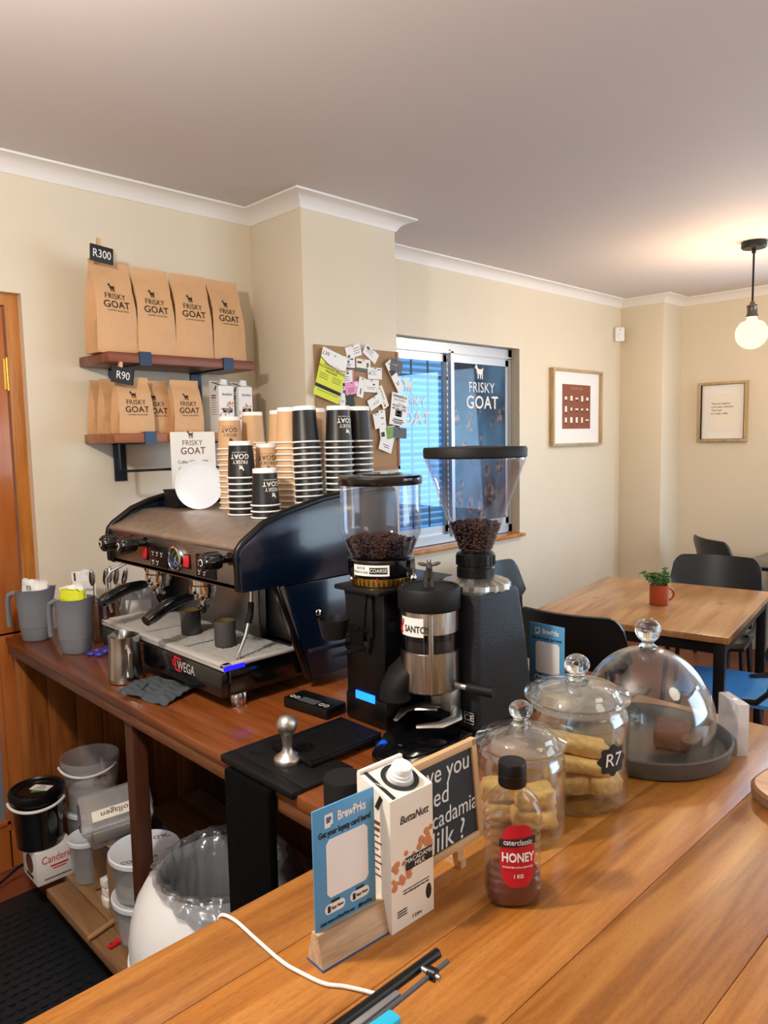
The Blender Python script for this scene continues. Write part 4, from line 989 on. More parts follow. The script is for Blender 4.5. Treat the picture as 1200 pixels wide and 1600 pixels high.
b = B(); b.box((-.0685, 0, .068), (.002, .072, .019)); obj('display', b, 'lcd', t, label='blue lit display')
b = B(); b.box((-.071, .01, .265), (.012, .10, .10), bev=.003); b.prism([(-.042, .07), (.042, .07), (.022, -.06), (-.022, -.06)], .006, Matrix.Translation((-.076, .015, .25)) @ Euler((PI/2, 0, -PI/2)).to_matrix().to_4x4()); obj('chute', b, 'blackmatte', t)
b = B(); b.cyl((-.062, -.018, .30), (-.068, -.018, .30), .004, seg=10); obj('screw', b, 'steel', t)
b = B(); b.lathe([(.040, .045), (.030, .0), (.028, .0), (.038, .045), (.040, .045)], (-.150, .022, .222), seg=32); obj('dosing_funnel', b, 'blackmetal', t)
b = B()
for q in (-1, 1): b.tube([(-.060, .02+q*.030, .190), (-.14, .02+q*.036, .192), (-.20, .02+q*.038, .194)], .009, seg=8, flat=.5)
b.box((-.068, .02, .190), (.02, .09, .03), bev=.003); b.tube([(-.07, -.022, .19), (-.075, -.026, .23), (-.11, -.018, .245)], .006, seg=8); obj('portafilter_fork', b, 'blackmetal', t)
b = B(); b.lathe([(0, .333), (.078, .333), (.080, .336), (.080, .352), (.076, .354), (0, .354)]); 
for k in range(40): a = 2*PI*k/40; b.box((.081*math.cos(a), .081*math.sin(a), .343), (.003, .005, .014), rot=(0, 0, a))
obj('grind_ring', b, 'brass', t)
b = B(); b.lathe([(0, .354), (.086, .354), (.088, .357), (.088, .392), (.085, .395), (0, .395)]); obj('collar', b, 'blackgloss', t)
b = B()
for a0, a1, rr_, z0, z1, mi in ((-3.25, -2.12, .0884, .361, .386, 0), (-2.70, -2.18, .0890, .366, .381, 1)):
    rows = [[(rr_*math.cos(a0+(a1-a0)*k/16), rr_*math.sin(a0+(a1-a0)*k/16), z) for k in range(17)] for z in (z0, z1)]; b.rings(rows, close=False, mi=mi)
lb = obj('scale_label', b, ['white', 'slate'], t)
cyl_fn = lambda phi, R: (lambda c: Vector(((R+c.z)*math.cos(phi+c.x/R), (R+c.z)*math.sin(phi+c.x/R), c.y)))
text('COARSE', .012, 'white', lb, (0, 0, .3735), (0, 0, 0), fn=cyl_fn(-2.44, .0894)); text('ASTOR\nMade in Italy', .0085, 'ink', lb, (0, 0, .374), (0, 0, 0), fn=cyl_fn(-2.98, .0888))
b = B(); b.sphere((.02, -.092, .350), .010, seg=14); b.sphere((-.088, .02, .350), .006, seg=12); obj('lock_knob', b, 'chrome', t)
b = B(); b.tube([(-.066, -.050, .349), (-.068, -.055, .356)], .002, seg=6); obj('grind_pointer', b, 'red', t)
b = B(); b.lathe([(.072, .395), (.080, .398), (.098, .440), (.104, .452), (.105, .462), (.105, .565), (.1025, .565), (.1025, .462), (.1015, .453), (.0955, .441), (.0775, .400), (.072, .397)], seg=56); obj('hopper', b, 'hopper', t, label='clear straight-sided hopper')
b = B(); b.lathe([(0, .566), (.107, .566), (.109, .569), (.109, .582), (.105, .587), (.060, .588), (.055, .592), (0, .592)], seg=56); obj('hopper_lid', b, 'blackgloss', t)
def dome(rr):
    a = rr.uniform(0, 2*PI); r = .088*math.sqrt(rr.random()); return (r*math.cos(a), r*math.sin(a), .430+.012*(1-(r/.1)**2)+rr.uniform(-.003, .004)+.008*noise.noise(Vector((r*20*math.cos(a), r*20*math.sin(a), 0))))
def side(rr):
    a = rr.uniform(0, 2*PI); z = rr.uniform(.402, .432)
    r = .0755+(z-.400)*(.0185/.04) if z < .440 else (.0945+(z-.44)*.5 if z < .453 else .0995)
    return ((r-.003)*math.cos(a), (r-.003)*math.sin(a), z)
beans('coffee_beans', 'dark roasted coffee beans in the straight hopper', (GX, GY, C0), lambda r: dome(r) if r.random() < .45 else side(r), 900,
      lambda b: b.lathe([(0, .399), (.072, .400), (.084, .426), (.06, .432), (0, .438)], seg=32)).scale = GS
# ------------------------------------------------------------------ grinder with conical hopper and doser
SX, SY = 1.364, 1.095
t = thing('coffee_grinder', 'crackle black coffee grinder with conical clear hopper and steel doser', 'grinder', (SX, SY, C0))
b = B()
def sec(z, x0, x1, yw):
    r_ = .018; pts = []
    for cx, cy, a0 in ((x1-r_, yw-r_, 0), (x0+r_, yw-r_, PI/2), (x0+r_, -yw+r_, PI), (x1-r_, -yw+r_, 1.5*PI)):
        for k in range(6): a = a0+k/5*PI/2; pts.append((cx+r_*math.cos(a), cy+r_*math.sin(a), z))
    return pts
b.rings([sec(.012, -.108, .125, .088), sec(.05, -.106, .118, .086), sec(.20, -.103, .096, .083), sec(.318, -.100, .072, .080), sec(.326, -.096, .068, .076)]); obj('body', b, 'crackle', t)
b = B(); b.prism([(.13, .088), (-.11, .088), (-.255, .062), (-.345, .008), (-.362, -.045), (-.330, -.098), (-.22, -.118), (-.10, -.108), (.13, -.092)], .022, Matrix.Translation((0, 0, .0005)), bev=.006)
b.prism([(-.13, .060), (-.25, .040), (-.325, -.005), (-.338, -.045), (-.310, -.082), (-.22, -.098), (-.13, -.092)], .004, Matrix.Translation((0, 0, .0225)), bev=.0015); obj('base_tray', b, 'blackgloss', t)
b = B(); b.box((-.1087, -.066, .048), (.002, .030, .030)); bd = obj('badge', b, 'black', t)
text('CE', .020, 'chalk', t, (-.1100, -.066, .048), FX, sx=1.1); b = B()
for y, z, w_, h_ in ((0, .0125, .027, .0008), (0, -.0125, .027, .0008), (.0132, 0, .0008, .025), (-.0132, 0, .0008, .025)): b.box((-.1100, -.066+y, .048+z), (.0006, w_, h_))
obj('badge_frame', b, 'chalk', bd)
b = B(); rows = [[((.073+.006*math.cos(10*a)**2)*math.cos(a)*s_, (.073+.006*math.cos(10*a)**2)*math.sin(a)*s_, z) for a in [2*PI*k/80 for k in range(80)]] for z, s_ in ((.322, 1.0), (.324, 1.06), (.338, 1.05), (.343, .93), (.350, .60))]; b.rings(rows); obj('adjusting_ring', b, 'alucast', t, label='scalloped cast aluminium adjusting ring')
b = B(); b.lathe([(0, .348), (.045, .348), (.045, .372), (.043, .374), (.043, .378), (.0455, .380), (.0455, .405), (.042, .408), (0, .408)]); 
for k in range(20): a = 2*PI*k/20; b.box((.0455*math.cos(a), .0455*math.sin(a), .390), (.003, .004, .022), rot=(0, 0, a))
obj('collar', b, 'black', t)
b = B(); b.lathe([(.037, .408), (.039, .412), (.1125, .612), (.1175, .620), (.1185, .634), (.116, .634), (.115, .622), (.110, .614), (.0365, .413), (.035, .408)], seg=64); obj('hopper', b, 'hopper', t, label='clear conical hopper')
b = B(); b.lathe([(0, .632), (.119, .632), (.1215, .635), (.1220, .652), (.119, .657), (0, .660)], seg=64); obj('hopper_lid', b, 'blackmatte', t)
def cone_pt(rr):
    if rr.random() < .35:
        a = rr.uniform(0, 2*PI); r = .055*math.sqrt(rr.random()); return (r*math.cos(a), r*math.sin(a), .474+.010*(1-r/.06)+rr.uniform(-.003, .004))
    a = rr.uniform(0, 2*PI); z = rr.uniform(.413, .478); r = .034+(z-.413)*.365; return (r*math.cos(a), r*math.sin(a), z)
beans('coffee_beans', 'dark roasted coffee beans at the bottom of the conical hopper', (SX, SY, C0), cone_pt, 620, lambda b: b.lathe([(0, .410), (.030, .412), (.051, .470), (.03, .476), (0, .478)], seg=28))
# doser
dx, dy = -.166, 0.0
b = B(); b.lathe([(0, .120), (.061, .120), (.0655, .124), (.0655, .210), (.063, .211), (.063, .212)], (dx, dy, 0), seg=48); b.lathe([(.063, .254), (.0655, .255), (.0655, .302), (0, .304)], (dx, dy, 0), seg=48); b.cyl((dx-.046, dy-.046, .125), (dx-.046, dy-.046, .30), .006, seg=12); obj('doser', b, 'steel', t, label='polished steel doser cylinder')
b = B(); b.lathe([(.0625, .211), (.0625, .255)], (dx, dy, 0), seg=48); obj('doser_window', b, 'hopper', t)
b = B(); b.lathe([(0, .205), (.055, .205), (.055, .235), (.012, .236), (.012, .262), (0, .262)], (dx, dy, 0), seg=24); b.box((-.09, 0, .24), (.06, .06, .10)); obj('doser_vanes', b, 'blackmatte', t)
b = B(); b.lathe([(0, .303), (.068, .303), (.070, .306), (.070, .348), (.067, .3525), (.062, .353), (.060, .350), (0, .350)], (dx, dy, 0), seg=48); obj('doser_lid', b, 'blackmatte', t)
b = B(); rows = [[(rr_*math.cos(a), rr_*math.sin(a), z) for a in [-3.52+.92*k/12 for k in range(13)]] for rr_, z in ((.0660, .250), (.0660, .292))]; b.rings(rows, close=False); lb = obj('brand_label', b, 'white', t, (dx, dy, 0))
text('SANTOS', .0205, 'ink', lb, (0, 0, .266), (0, 0, 0), fn=cyl_fn(-2.87, .0664), sx=.80, bold=.025)
b = B(); b.tube([(.0668*math.cos(-3.46-.05*math.sin(k*.6)), .0668*math.sin(-3.46-.05*math.sin(k*.6)), .256+.0034*k) for k in range(10)], .0022, seg=6); obj('label_mark', b, 'red', lb)
b = B()
def oval(cx, cy, cz, rx, ry, tilt=0):
    return [(cx+rx*math.cos(a), cy+ry*math.sin(a), cz+tilt*math.cos(a)) for a in [2*PI*k/24 for k in range(24)]]
b.rings([oval(dx-.030, .020, .190, .030, .040, .01), oval(dx-.050, .036, .165, .031, .040, .012), oval(dx-.062, .048, .128, .033, .037, .004), oval(dx-.063, .050, .110, .033, .036), oval(dx-.063, .050, .098, .034, .037), oval(dx-.063, .050, .094, .030, .033)]); obj('dosing_spout', b, 'blackmatte', t)
b = B(); b.tube([(dx+.03, -.05, .128), (dx+.04, -.085, .126)], .007, seg=10); obj('lever_arm', b, 'alucast', t)
b = B(); b.tube([(dx+.038, -.078, .126), (dx+.052, -.14, .126)], [.012, .0125], seg=16); obj('dosing_lever', b, 'blackmatte', t)
b = B(); b.box((dx+.035, -.03, .095), (.035, .035, .060), bev=.004); b.box((dx+.07, 0, .10), (.08, .05, .06))
b.tube([(dx+.035, -.045, .068), (dx+.005, -.072, .064), (dx-.045, -.070, .062), (dx-.085, -.035, .060)], [.013, .014, .013, .007], seg=10, flat=.5)
b.tube([(dx+.035, -.01, .068), (dx+.01, .030, .066), (dx-.04, .045, .064), (dx-.090, .022, .062)], [.013, .013, .012, .006], seg=10, flat=.5)
b.tube([(dx+.0, -.02, .072), (dx-.02, -.002, .074), (dx-.03, .018, .072)], .008, seg=8, flat=.5); obj('portafilter_fork', b, 'alucast', t, label='cast metal portafilter fork')
# goat figurine on the doser lid
t = thing('goat_figurine', 'small dark goat figurine standing on the doser lid', 'figurine', (SX+dx, SY+dy, C0+.3503), -2.35)
b = B(); b.sphere((0, 0, .026), .014, (1.35, .85, .9), seg=16)
for x in (-.012, .012):
    for y in (-.007, .007): b.cyl((x, y, .001), (x*.9, y*.8, .024), .0042, .0052, seg=10); b.box((x, y, .002), (.009, .007, .004), bev=.001)
b.tube([(.012, 0, .030), (.018, 0, .042), (.021, 0, .050)], [.009, .007, .007], seg=10); b.sphere((.025, 0, .050), .0085, (1.3, .8, .85), seg=14, rot=(0, .5, 0))
b.tube([(-.018, 0, .032), (-.023, 0, .036)], .0025, seg=6)
obj('body', b, mat('dark_resin', (58, 54, 48), .55, bump=.3, bscale=250), t)
b = B()
for q in (-1, 1): b.sphere((.019, q*.015, .054), .010, (.35, 1.15, .45), seg=12, rot=(q*.25, 0, 0)); b.tube([(.018, q*.003, .056), (.014, q*.004, .063)], [.0024, .001], seg=6)
obj('ears', b, 'stone', t)

# ------------------------------------------------------------------ front of the back counter
t = thing('digital_scale', 'flat black digital scale beside the grinder base', 'scale', (1.128, 1.428, C0), .10)
b = B(); b.box((0, 0, .014), (.072, .155, .027), bev=.004); obj('body', b, 'black', t)
b = B(); b.box((-.018, 0, .0283), (.026, .060, .001)); obj('display', b, 'darkgrey', t)
b = B()
for y in (-.060, -.043, .043, .060): b.tube([(-.018+.0065*math.cos(a), y+.0065*math.sin(a), .0283) for a in [2*PI*k/16 for k in range(16)]], .0006, seg=5, closed=True)
obj('buttons', b, 'chalk', t)
t = thing('tamping_mat', 'black corner tamping mat at the counter edge, under the tamper', 'mat', (.899, 1.224, C0))
b = B(); b.box((0, 0, .0055), (.130, .256, .010), bev=.004); b.box((-.0795, 0, .002), (.030, .256, .017), bev=.004)
for k in range(6): b.box((-.045+.004*k, .085-.006*k, .0108), (.006, .008, .0006))
obj('mat', b, 'rubber', t)
t = thing('door_mat', 'black bristly mat hanging down the counter front below the tamping mat', 'mat', (.8055, 1.244, .60))
b = B(); b.box((0, 0, .14), (.020, .160, .34), bev=.004); obj('pile', b, 'foam', t)
t = thing('drip_mat', 'black ribbed rubber tray between tamper and grinder', 'tray', (1.000, 1.220, C0+.0108), 0)
b = B(); b.box((-.004, 0, .007), (.200, .140, .012), bev=.003)
for k in range(24): b.box((-.094+.0078*k, 0, .0138), (.003, .126, .0022))
for y in (-.067, .067): b.box((-.004, y, .0140), (.198, .005, .004))
for x in (-.102, .094): b.box((x, 0, .0140), (.005, .138, .004))
b.box((.06, 0, -.005), (.05, .12, .0108)); obj('tray', b, 'rubber', t)
t = thing('tamper', 'silver coffee tamper with ball handle on the black mat', 'tamper', (.882, 1.212, C0+.0106))
b = B(); b.lathe([(0, 0), (.0285, 0), (.0290, .001), (.0290, .010), (.0275, .012), (.018, .018), (.0115, .026), (.0098, .036), (.0115, .052), (.0130, .060), (0, .062)], seg=40); obj('base', b, 'alucast', t)
b = B(); b.lathe([(0, .058), (.0128, .060)] + [(.0220*math.sin(a), .0805-.0220*math.cos(a)) for a in [PI*(.24+.76*k/14) for k in range(15)]], seg=36); obj('handle', b, 'alucast', t)
# ------------------------------------------------------------------ loyalty signs
def loyalty_sign(label, loc, rz, base=True):
    t = thing('loyalty_sign', label, 'sign', loc, rz)
    w_, h_ = .118, .168; tl = 0.0
    b = B(); b.box((0, 0, h_/2), (w_, .0022, h_), bev=.0004)
    p = obj('panel', b, 'blue_sign', t, (0, .004, .040), (-tl, 0, 0)); p.scale = (.87, 1, 1)
    b = B(); b.prism([(-.040, -.034), (-.034, -.040), (.034, -.040), (.040, -.034), (.040, .034), (.034, .040), (-.034, .040), (-.040, .034)], .0006); obj('white_panel', b, 'white', p, (.004, -.0012, .082), FY)
    text('BrewPrks', .0175, 'white', p, (.014, -.0016, .149), FY, bold=.03, sx=.80)
    b = B(); b.prism([(-.0075, -.009), (.003, -.009), (.0035, -.006), (.0078, -.006), (.0078, .009), (-.0075, .009)], .0006); lg = obj('logo_tile', b, 'white', p, (-.030, -.0012, .148), FY)
    text('BP', .0105, 'blue_dark', lg, (0, .001, .0008), (0, 0, 0), bold=.04, sx=.8)
    text('Get your loyaty card here!', .0116, 'ink', p, (.001, -.0016, .131), FY, bold=.02, sx=.80)
    for x in (-.022, .026):
        b = B(); b.prism([(x_*.019*1.0+(.0) , y_*.0068) for x_, y_ in [(math.cos(a)*(.36)+math.copysign(.64, math.cos(a)), math.sin(a)) for a in [2*PI*(k+.5)/24 for k in range(24)]]], .0006); bt = obj('button', b, 'white', p, (x, -.0012, .027), FY)
        text('App Now', .0058, 'ink', bt, (.004, 0, .0008), (0, 0, 0), bold=.02)
        b = B(); b.box((-.0115, 0, .0008), (.0052, .009, .0006), bev=.0002); b.box((.001, .0088, .0008), (.015, .0032, .0006)); obj('button_marks', b, 'ink', bt)
    text('Learn more at BrewPrks.com  -  @BrewPrks', .0066, 'ink', p, (0, -.0016, .010), FY, bold=.015, sx=.82)
    b = B(); b.rings([[(x, -.014, .0025), (x, .020, .0025), (x, .009, .044), (x, -.004, .044)] for x in (-.053, .060)]); obj('wooden_base', b, 'block', t)
    b = B(); b.box((.0035, .003, .0013), (.115, .036, .0025)); obj('base_strip', b, 'blue_dark', t)
    return t
loyalty_sign('blue loyalty card sign on a wooden block, in front of the milk carton', (.604, .706, C0), -.06)
loyalty_sign('blue loyalty card sign behind the glass cookie jars', (1.548, 1.020, C0), -PI/2)
# ------------------------------------------------------------------ milk carton, chalkboard, speaker
carton('milk_carton', 'cream macadamia milk carton standing right beside the blue loyalty sign', 0.083, .068, .212, (.705, .715, C0), -.03, 'nut', 'MACADAMIA\nMILK', True)
t = thing('chalkboard_sign', 'small framed chalkboard sign asking about macadamia milk', 'chalkboard', (.795, .728, C0), -.01)
tl = -.10
b = B(); b.box((0, 0, .107), (.222, .006, .142)); p = obj('slate', b, 'slate', t, (0, 0, 0), (tl, 0, 0))
b = B()
for x, z, a, c_ in ((0, .182, .246, .012), (0, .031, .246, .012), (-.117, .107, .012, .163), (.117, .107, .012, .163)): b.box((x, -.001, z), (a, .012, c_), bev=.0015)
obj('frame', b, 'peg', t, (0, 0, 0), (tl, 0, 0))
for x in (-.06, .06): b = B(); b.box((x, -.001, .013), (.014, .012, .026)); b.box((x, .012, .006), (.012, .05, .012)); obj('foot', b, 'peg', t)
merge_texts('chalk_writing', [('Have you', .0405, .031, .050, dict(shear=.15, sx=.95)), ('tried', .0405, .013, .014, dict(shear=.15, sx=.95)), ('Macadamia', .037, .040, -.020, dict(shear=.12, sx=.92)), ('Milk ?', .046, .027, -.054, dict(shear=.15))], 'chalk', p, (0, -.0034, .107), FY)
t = thing('speaker', 'short black cylindrical speaker behind the blue loyalty sign', 'speaker', (.722, .846, C0))
b = B(); b.lathe([(0, 0), (.030, 0), (.032, .002), (.0325, .150), (.031, .154), (0, .1545)], seg=40); obj('body', b, 'blackmatte', t)
b = B(); b.sphere((-.0235, -.0225, .118), .0022, seg=8); obj('indicator', b, 'darkgrey', t)
# ------------------------------------------------------------------ honey bottle
HX, HY = .849, .616
t = thing('honey_bottle', 'squeezy honey bottle with black lid and red oval label', 'bottle', (HX, HY, C0), -.72)
def rect_ring(rx, ry, z, n=48):
    return [(rx*math.copysign(abs(math.cos(a))**.75, math.cos(a)), ry*math.copysign(abs(math.sin(a))**.75, math.sin(a)), z) for a in [2*PI*k/n for k in range(n)]]
prof = [(.030, .024, .001), (.038, .030, .004), (.0405, .033, .012)]
for k in range(60):
    z = .018+.120*k/59; rib = .0011*math.cos(2*PI*z/.0125); w_ = .0425-.0035*math.sin(PI*(z-.018)/.12)
    prof.append((w_+rib, .0345-.002*math.sin(PI*(z-.018)/.12)+rib*.5, z))
prof += [(.0415, .034, .142), (.037, .031, .152), (.029, .026, .161), (.021, .021, .168), (.0175, .0175, .173), (.0175, .0175, .178)]
b = B(); b.rings([rect_ring(*p) for p in prof], caps=False); b.rings([rect_ring(.030, .024, .001), rect_ring(.001, .001, .0012)], caps=False); obj('bottle', b, 'bottle', t, label='clear ribbed squeeze bottle')
b = B(); b.rings([rect_ring(.030, .024, .003), rect_ring(.0385, .030, .006), rect_ring(.0395, .0322, .016), rect_ring(.0390, .0318, .040), rect_ring(.037, .030, .043)]); obj('honey', b, 'honey', t, label='dark honey left at the bottom')
b = B(); b.lathe([(0, .174), (.0195, .174), (.0205, .176), (.0205, .206), (.0195, .209), (0, .2095)], seg=40); b.lathe([(.0207, .190), (.0210, .1905), (.0207, .191)], seg=40); obj('cap', b, 'black', t)
R_ = .0435
def lab(c):      # label bent round the front of the bottle
    a = c.x/R_*.95; return Vector((R_*math.sin(a)*.99, -(.0362*math.cos(a))-.0008-c.z, .083+c.y))
b = B(); b.prism([(.028*math.cos(2*PI*k/40), .047*math.sin(2*PI*k/40)) for k in range(40)], .0004)
bm = b.bm; bmesh.ops.subdivide_edges(bm, edges=bm.edges[:], cuts=1)
bb = B(); bb.sheet(lambda u, v: tuple(lab(Vector((.0285*(2*u-1), .047*(2*v-1)*math.sqrt(max(.0, 1-(2*u-1)**4)), 0)))), 24, 12); lo = obj('label', bb, 'honey_label', t)
b.bm.free()
bb = B(); bb.sheet(lambda u, v: tuple(lab(Vector((.030*(2*u-1), .021+.0058*(2*v-1)+.002*(2*u-1), .0010)))), 20, 2); bd = obj('name_band', bb, 'ink', lo)
merge_texts('lettering', [('caterclassic', .0115, 0, .0215, dict(sx=.88)), ('HONEY', .0185, 0, -.0015, dict(bold=.03, sx=.82)), ('IRRADIATED / STRAALBEHANDEL', .0033, 0, -.0155, {}), ('1 KG', .0075, 0, -.029, dict(bold=.02))], 'white', lo, (0, 0, 0), (0, 0, 0), lambda c: lab(Vector((c.x, c.y, .0016+c.z))))
# ------------------------------------------------------------------ glass jars with rusks
def jar(label, loc, r, h, lidh, s=1.0):
    t = thing('glass_jar', label, 'jar', loc, 0)
    th = .003
    out = [(0, .001), (r*.88, .001), (r*.96, .004), (r, .014), (r, h-.030), (r*.985, h-.020), (r*.93, h-.010), (r*.90, h-.006), (r*.90, h)]
    inn = [(r*.90-th, h), (r*.90-th, h-.007), (r*.93-th, h-.012), (r*.985-th, h-.022), (r-th, h-.032), (r-th, .016), (r*.93, .009), (0, .008)]
    b = B(); b.lathe(out+inn, seg=64); obj('body', b, 'glass', t)
    b = B()
    b.lathe([(0, h-.004), (r*.86, h-.004), (r*.885, h-.001), (r*.90, h+.003), (r*1.00, h+.004), (r*1.03, h+.008), (r*1.02, h+.013), (r*.80, h+.020), (r*.76, h+.026), (r*.50, h+.032), (r*.30, h+.036), (.014, h+.040), (.013, h+.046),
             (.013, h+.046), (r*.2, h+.034), (r*.48, h+.0285), (r*.72, h+.022), (r*.78, h+.016), (r*.86, h+.004), (0, h+.002)], seg=64); ld = obj('lid', b, 'glass', t)
    b = B(); b.lathe([(r*.885, h-.010), (r*.905, h-.009), (r*.905, h+.001), (r*.885, h+.001), (r*.885, h-.010)], seg=64); obj('seal', b, 'tub', ld)
    k = .021*s
    b = B(); b.lathe([(0, h+.030), (.017*s, h+.034), (.020*s, h+.038), (.0125*s, h+.043), (.0120*s, h+.047)] + [(k*math.sin(a), h+.047+k*.85-k*.85*math.cos(a)*1.0) for a in [PI*(.22+.78*i/14) for i in range(15)]], seg=40); obj('knob', b, 'solidglass', ld)
    return t
J1, J2 = (1.014, .718, C0), (1.191, .716, C0)
jar('smaller glass cookie jar standing behind the honey bottle', J1, .0765, .150, .05, .95)
jb = jar('larger glass cookie jar with black price label in front of the cake dome', J2, .0950, .186, .06, 1.12)
def rusk(label, loc, rot, s, grp, seed):
    b = B(); b.box((0, 0, 0), s, bev=min(s)*.22, seg=2); bmesh.ops.subdivide_edges(b.bm, edges=[e for e in b.bm.edges if e.calc_length() > .012], cuts=3, use_grid_fill=True)
    def wob(c):
        n = noise.noise(c*55+Vector((seed, 0, 0)))*.0058+noise.noise(c*140+Vector((0, seed, 0)))*.0030
        return c+c.normalized()*n
    b.warp(wob); o = obj('rusk', b, 'rusk', None, loc, rot, ang=50); tag(o, label, 'rusk', grp); return o
Z0 = C0+.0085
g1 = 'rusks in the smaller jar'; g2 = 'rusks in the larger jar'
for i, (lb, x, y, z, rot, s) in enumerate([
  ('rusk lying at the bottom right of the smaller jar', .012, -.018, .018, (0, .05, -.75), (.075, .050, .030)), ('rusk on top at the right of the smaller jar', .014, -.016, .052, (.05, -.1, -.68), (.068, .046, .030)),
  ('rusk at the far left bottom of the smaller jar, behind the honey', -.010, .036, .018, (0, 0, -.7), (.08, .036, .030)), ('uppermost rusk at the back of the smaller jar', -.008, .034, .056, (.1, .05, -.8), (.076, .034, .032))]):
    rusk(lb, (J1[0]+x, J1[1]+y, Z0+z), rot, s, g1, i*3.1)
for i, (lb, x, y, z, rot, s) in enumerate([
  ('rusk at the bottom left front of the larger jar', -.020, .002, .021, (0, 0, -.70), (.070, .052, .036)), ('pale lumpy rusk at the bottom right of the larger jar', .022, -.044, .022, (.1, 0, -.5), (.062, .045, .036)),
  ('rusk lying across the bottom back of the larger jar', .030, .034, .019, (0, 0, -.72), (.100, .042, .032)), ('rusk second layer front in the larger jar', -.012, -.010, .060, (.04, .18, -.78), (.120, .046, .026)),
  ('topmost long rusk in the larger jar, slanting down to the right', -.006, .000, .092, (.03, .20, -.80), (.116, .046, .028)), ('rusk at the back of the larger jar, second layer', .030, .040, .055, (0, .1, -.7), (.095, .040, .028))]):
    rusk(lb, (J2[0]+x, J2[1]+y, Z0+z), rot, s, g2, 20+i*2.7)
# price label stuck on the big jar
pts = [(.030*math.cos(a)*(1+.10*math.cos(8*a)), .027*math.sin(a)*(1+.10*math.cos(8*a))) for a in [2*PI*k/64 for k in range(64)]]
phi = -1.88; Rj = .0952
b = B(); rows = [[(Rj+.0006, 0, 0)]*0]
b = B(); b.bm = bmesh.new(); c0 = b.bm.verts.new((0, 0, 0)); ringsv = []
for q in (.33, .66, 1): ringsv.append([b.bm.verts.new((x*q, y*q, 0)) for x, y in pts])
for k in range(64):
    j = (k+1) % 64; b.bm.faces.new((c0, ringsv[0][k], ringsv[0][j]))
    for q in (0, 1): b.bm.faces.new((ringsv[q][k], ringsv[q+1][k], ringsv[q+1][j], ringsv[q][j]))
jw = lambda c: Vector(((Rj+.0005+c.z)*math.cos(phi+c.x/Rj), (Rj+.0005+c.z)*math.sin(phi+c.x/Rj), .104+c.y))
b.warp(jw); pl = obj('price_label', b, 'slate', jb)
text('R7', .034, 'chalk', pl, (0, 0, 0), (0, 0, 0), fn=lambda c: jw(Vector((c.x, c.y, .0008+c.z))), shear=.1)
# ------------------------------------------------------------------ cake dome, tray and brownie
DX, DY = 1.478, .716
t = thing('cake_tray', 'round grey stoneware tray with raised rim under the cake dome', 'tray', (DX, DY, C0))
b = B(); b.lathe([(0, .001), (.158, .001), (.164, .004), (.172, .036), (.172, .039), (.168, .041), (.164, .038), (.157, .014), (.150, .011), (0, .010)], seg=72); obj('tray', b, 'stone', t)
t = thing('cake_dome', 'clear glass cake dome with ball knob over the brownie', 'dome', (DX-.008, DY-.002, C0+.0112))
Rd = .139
po = [(Rd, .001), (Rd, .060)] + [(Rd*math.cos(a), .060+.155*math.sin(a)) for a in [PI/2*k/18*.97 for k in range(1, 19)]]
pi_ = [(r-.0028 if r > .01 else 0, z-.0026) for r, z in po[::-1]]; pi_[-1] = (Rd-.003, .001)
b = B(); b.lathe(po+[(0, .2147), (0, .2120)]+pi_+[(Rd, .001)], seg=72); obj('dome', b, 'glassdome', t)
b = B(); k = .0265; b.lathe([(0, .214), (.017, .214), (.020, .218), (.013, .223), (.0125, .227)] + [(k*math.sin(a), .226+k-k*math.cos(a)) for a in [PI*(.20+.80*i/16) for i in range(17)]], seg=44); obj('knob', b, 'solidglass', t)
b = B(); b.box((0, 0, .023), (.096, .070, .044), bev=.008, seg=2); bmesh.ops.subdivide_edges(b.bm, edges=[e for e in b.bm.edges if e.calc_length() > .012], cuts=5, use_grid_fill=True)
b.warp(lambda c: c+Vector((noise.noise(c*60), noise.noise(c*60+Vector((5, 0, 0))), (noise.noise(c*50+Vector((0, 9, 0)))*1.6 if c.z > .01 else 0)))*.0034)
o = obj('brownie', b, 'brownie', None, (DX+.036, DY-.040, C0+.0102), (0, 0, .35), ang=60); tag(o, 'single chocolate brownie under the glass dome', 'brownie')
# clear block and wood slice
t = thing('acrylic_block', 'clear acrylic block standing on edge beside the cake tray', 'block', (1.600, .582, C0), -2.285+PI)
b = B(); b.box((0, 0, .056), (.082, .024, .112), bev=.0012); obj('block', b, 'acrylic', t)
b = B(); b.sheet(lambda u, v: (-.040+.08*u, -.0125, .002+.10*v*(1-(u)**2.2*.9)), 16, 8); obj('etched_curve', b, 'tub', t)
t = thing('wood_slice', 'round pale wood slice board with bark edge at the right edge of the counter', 'board', (1.465, .375, C0), 0)
b = B(); rows = [[(r*(1+.03*math.sin(3*a+1)+.015*math.sin(7*a))*math.cos(a), r*(1+.03*math.sin(3*a+1)+.015*math.sin(7*a))*math.sin(a), z) for a in [2*PI*k/72 for k in range(72)]] for r, z in ((.108, .001), (.111, .004), (.112, .020), (.109, .0235))]; b.rings(rows); obj('bark_edge', b, 'bark', t)
b = B(); b.rings([[(x*.972, y*.972, z+.0005) for x, y, z in rows[-1]], [(x*.965, y*.965, z+.0012) for x, y, z in rows[-1]]]); obj('top', b, 'boardtop', t)
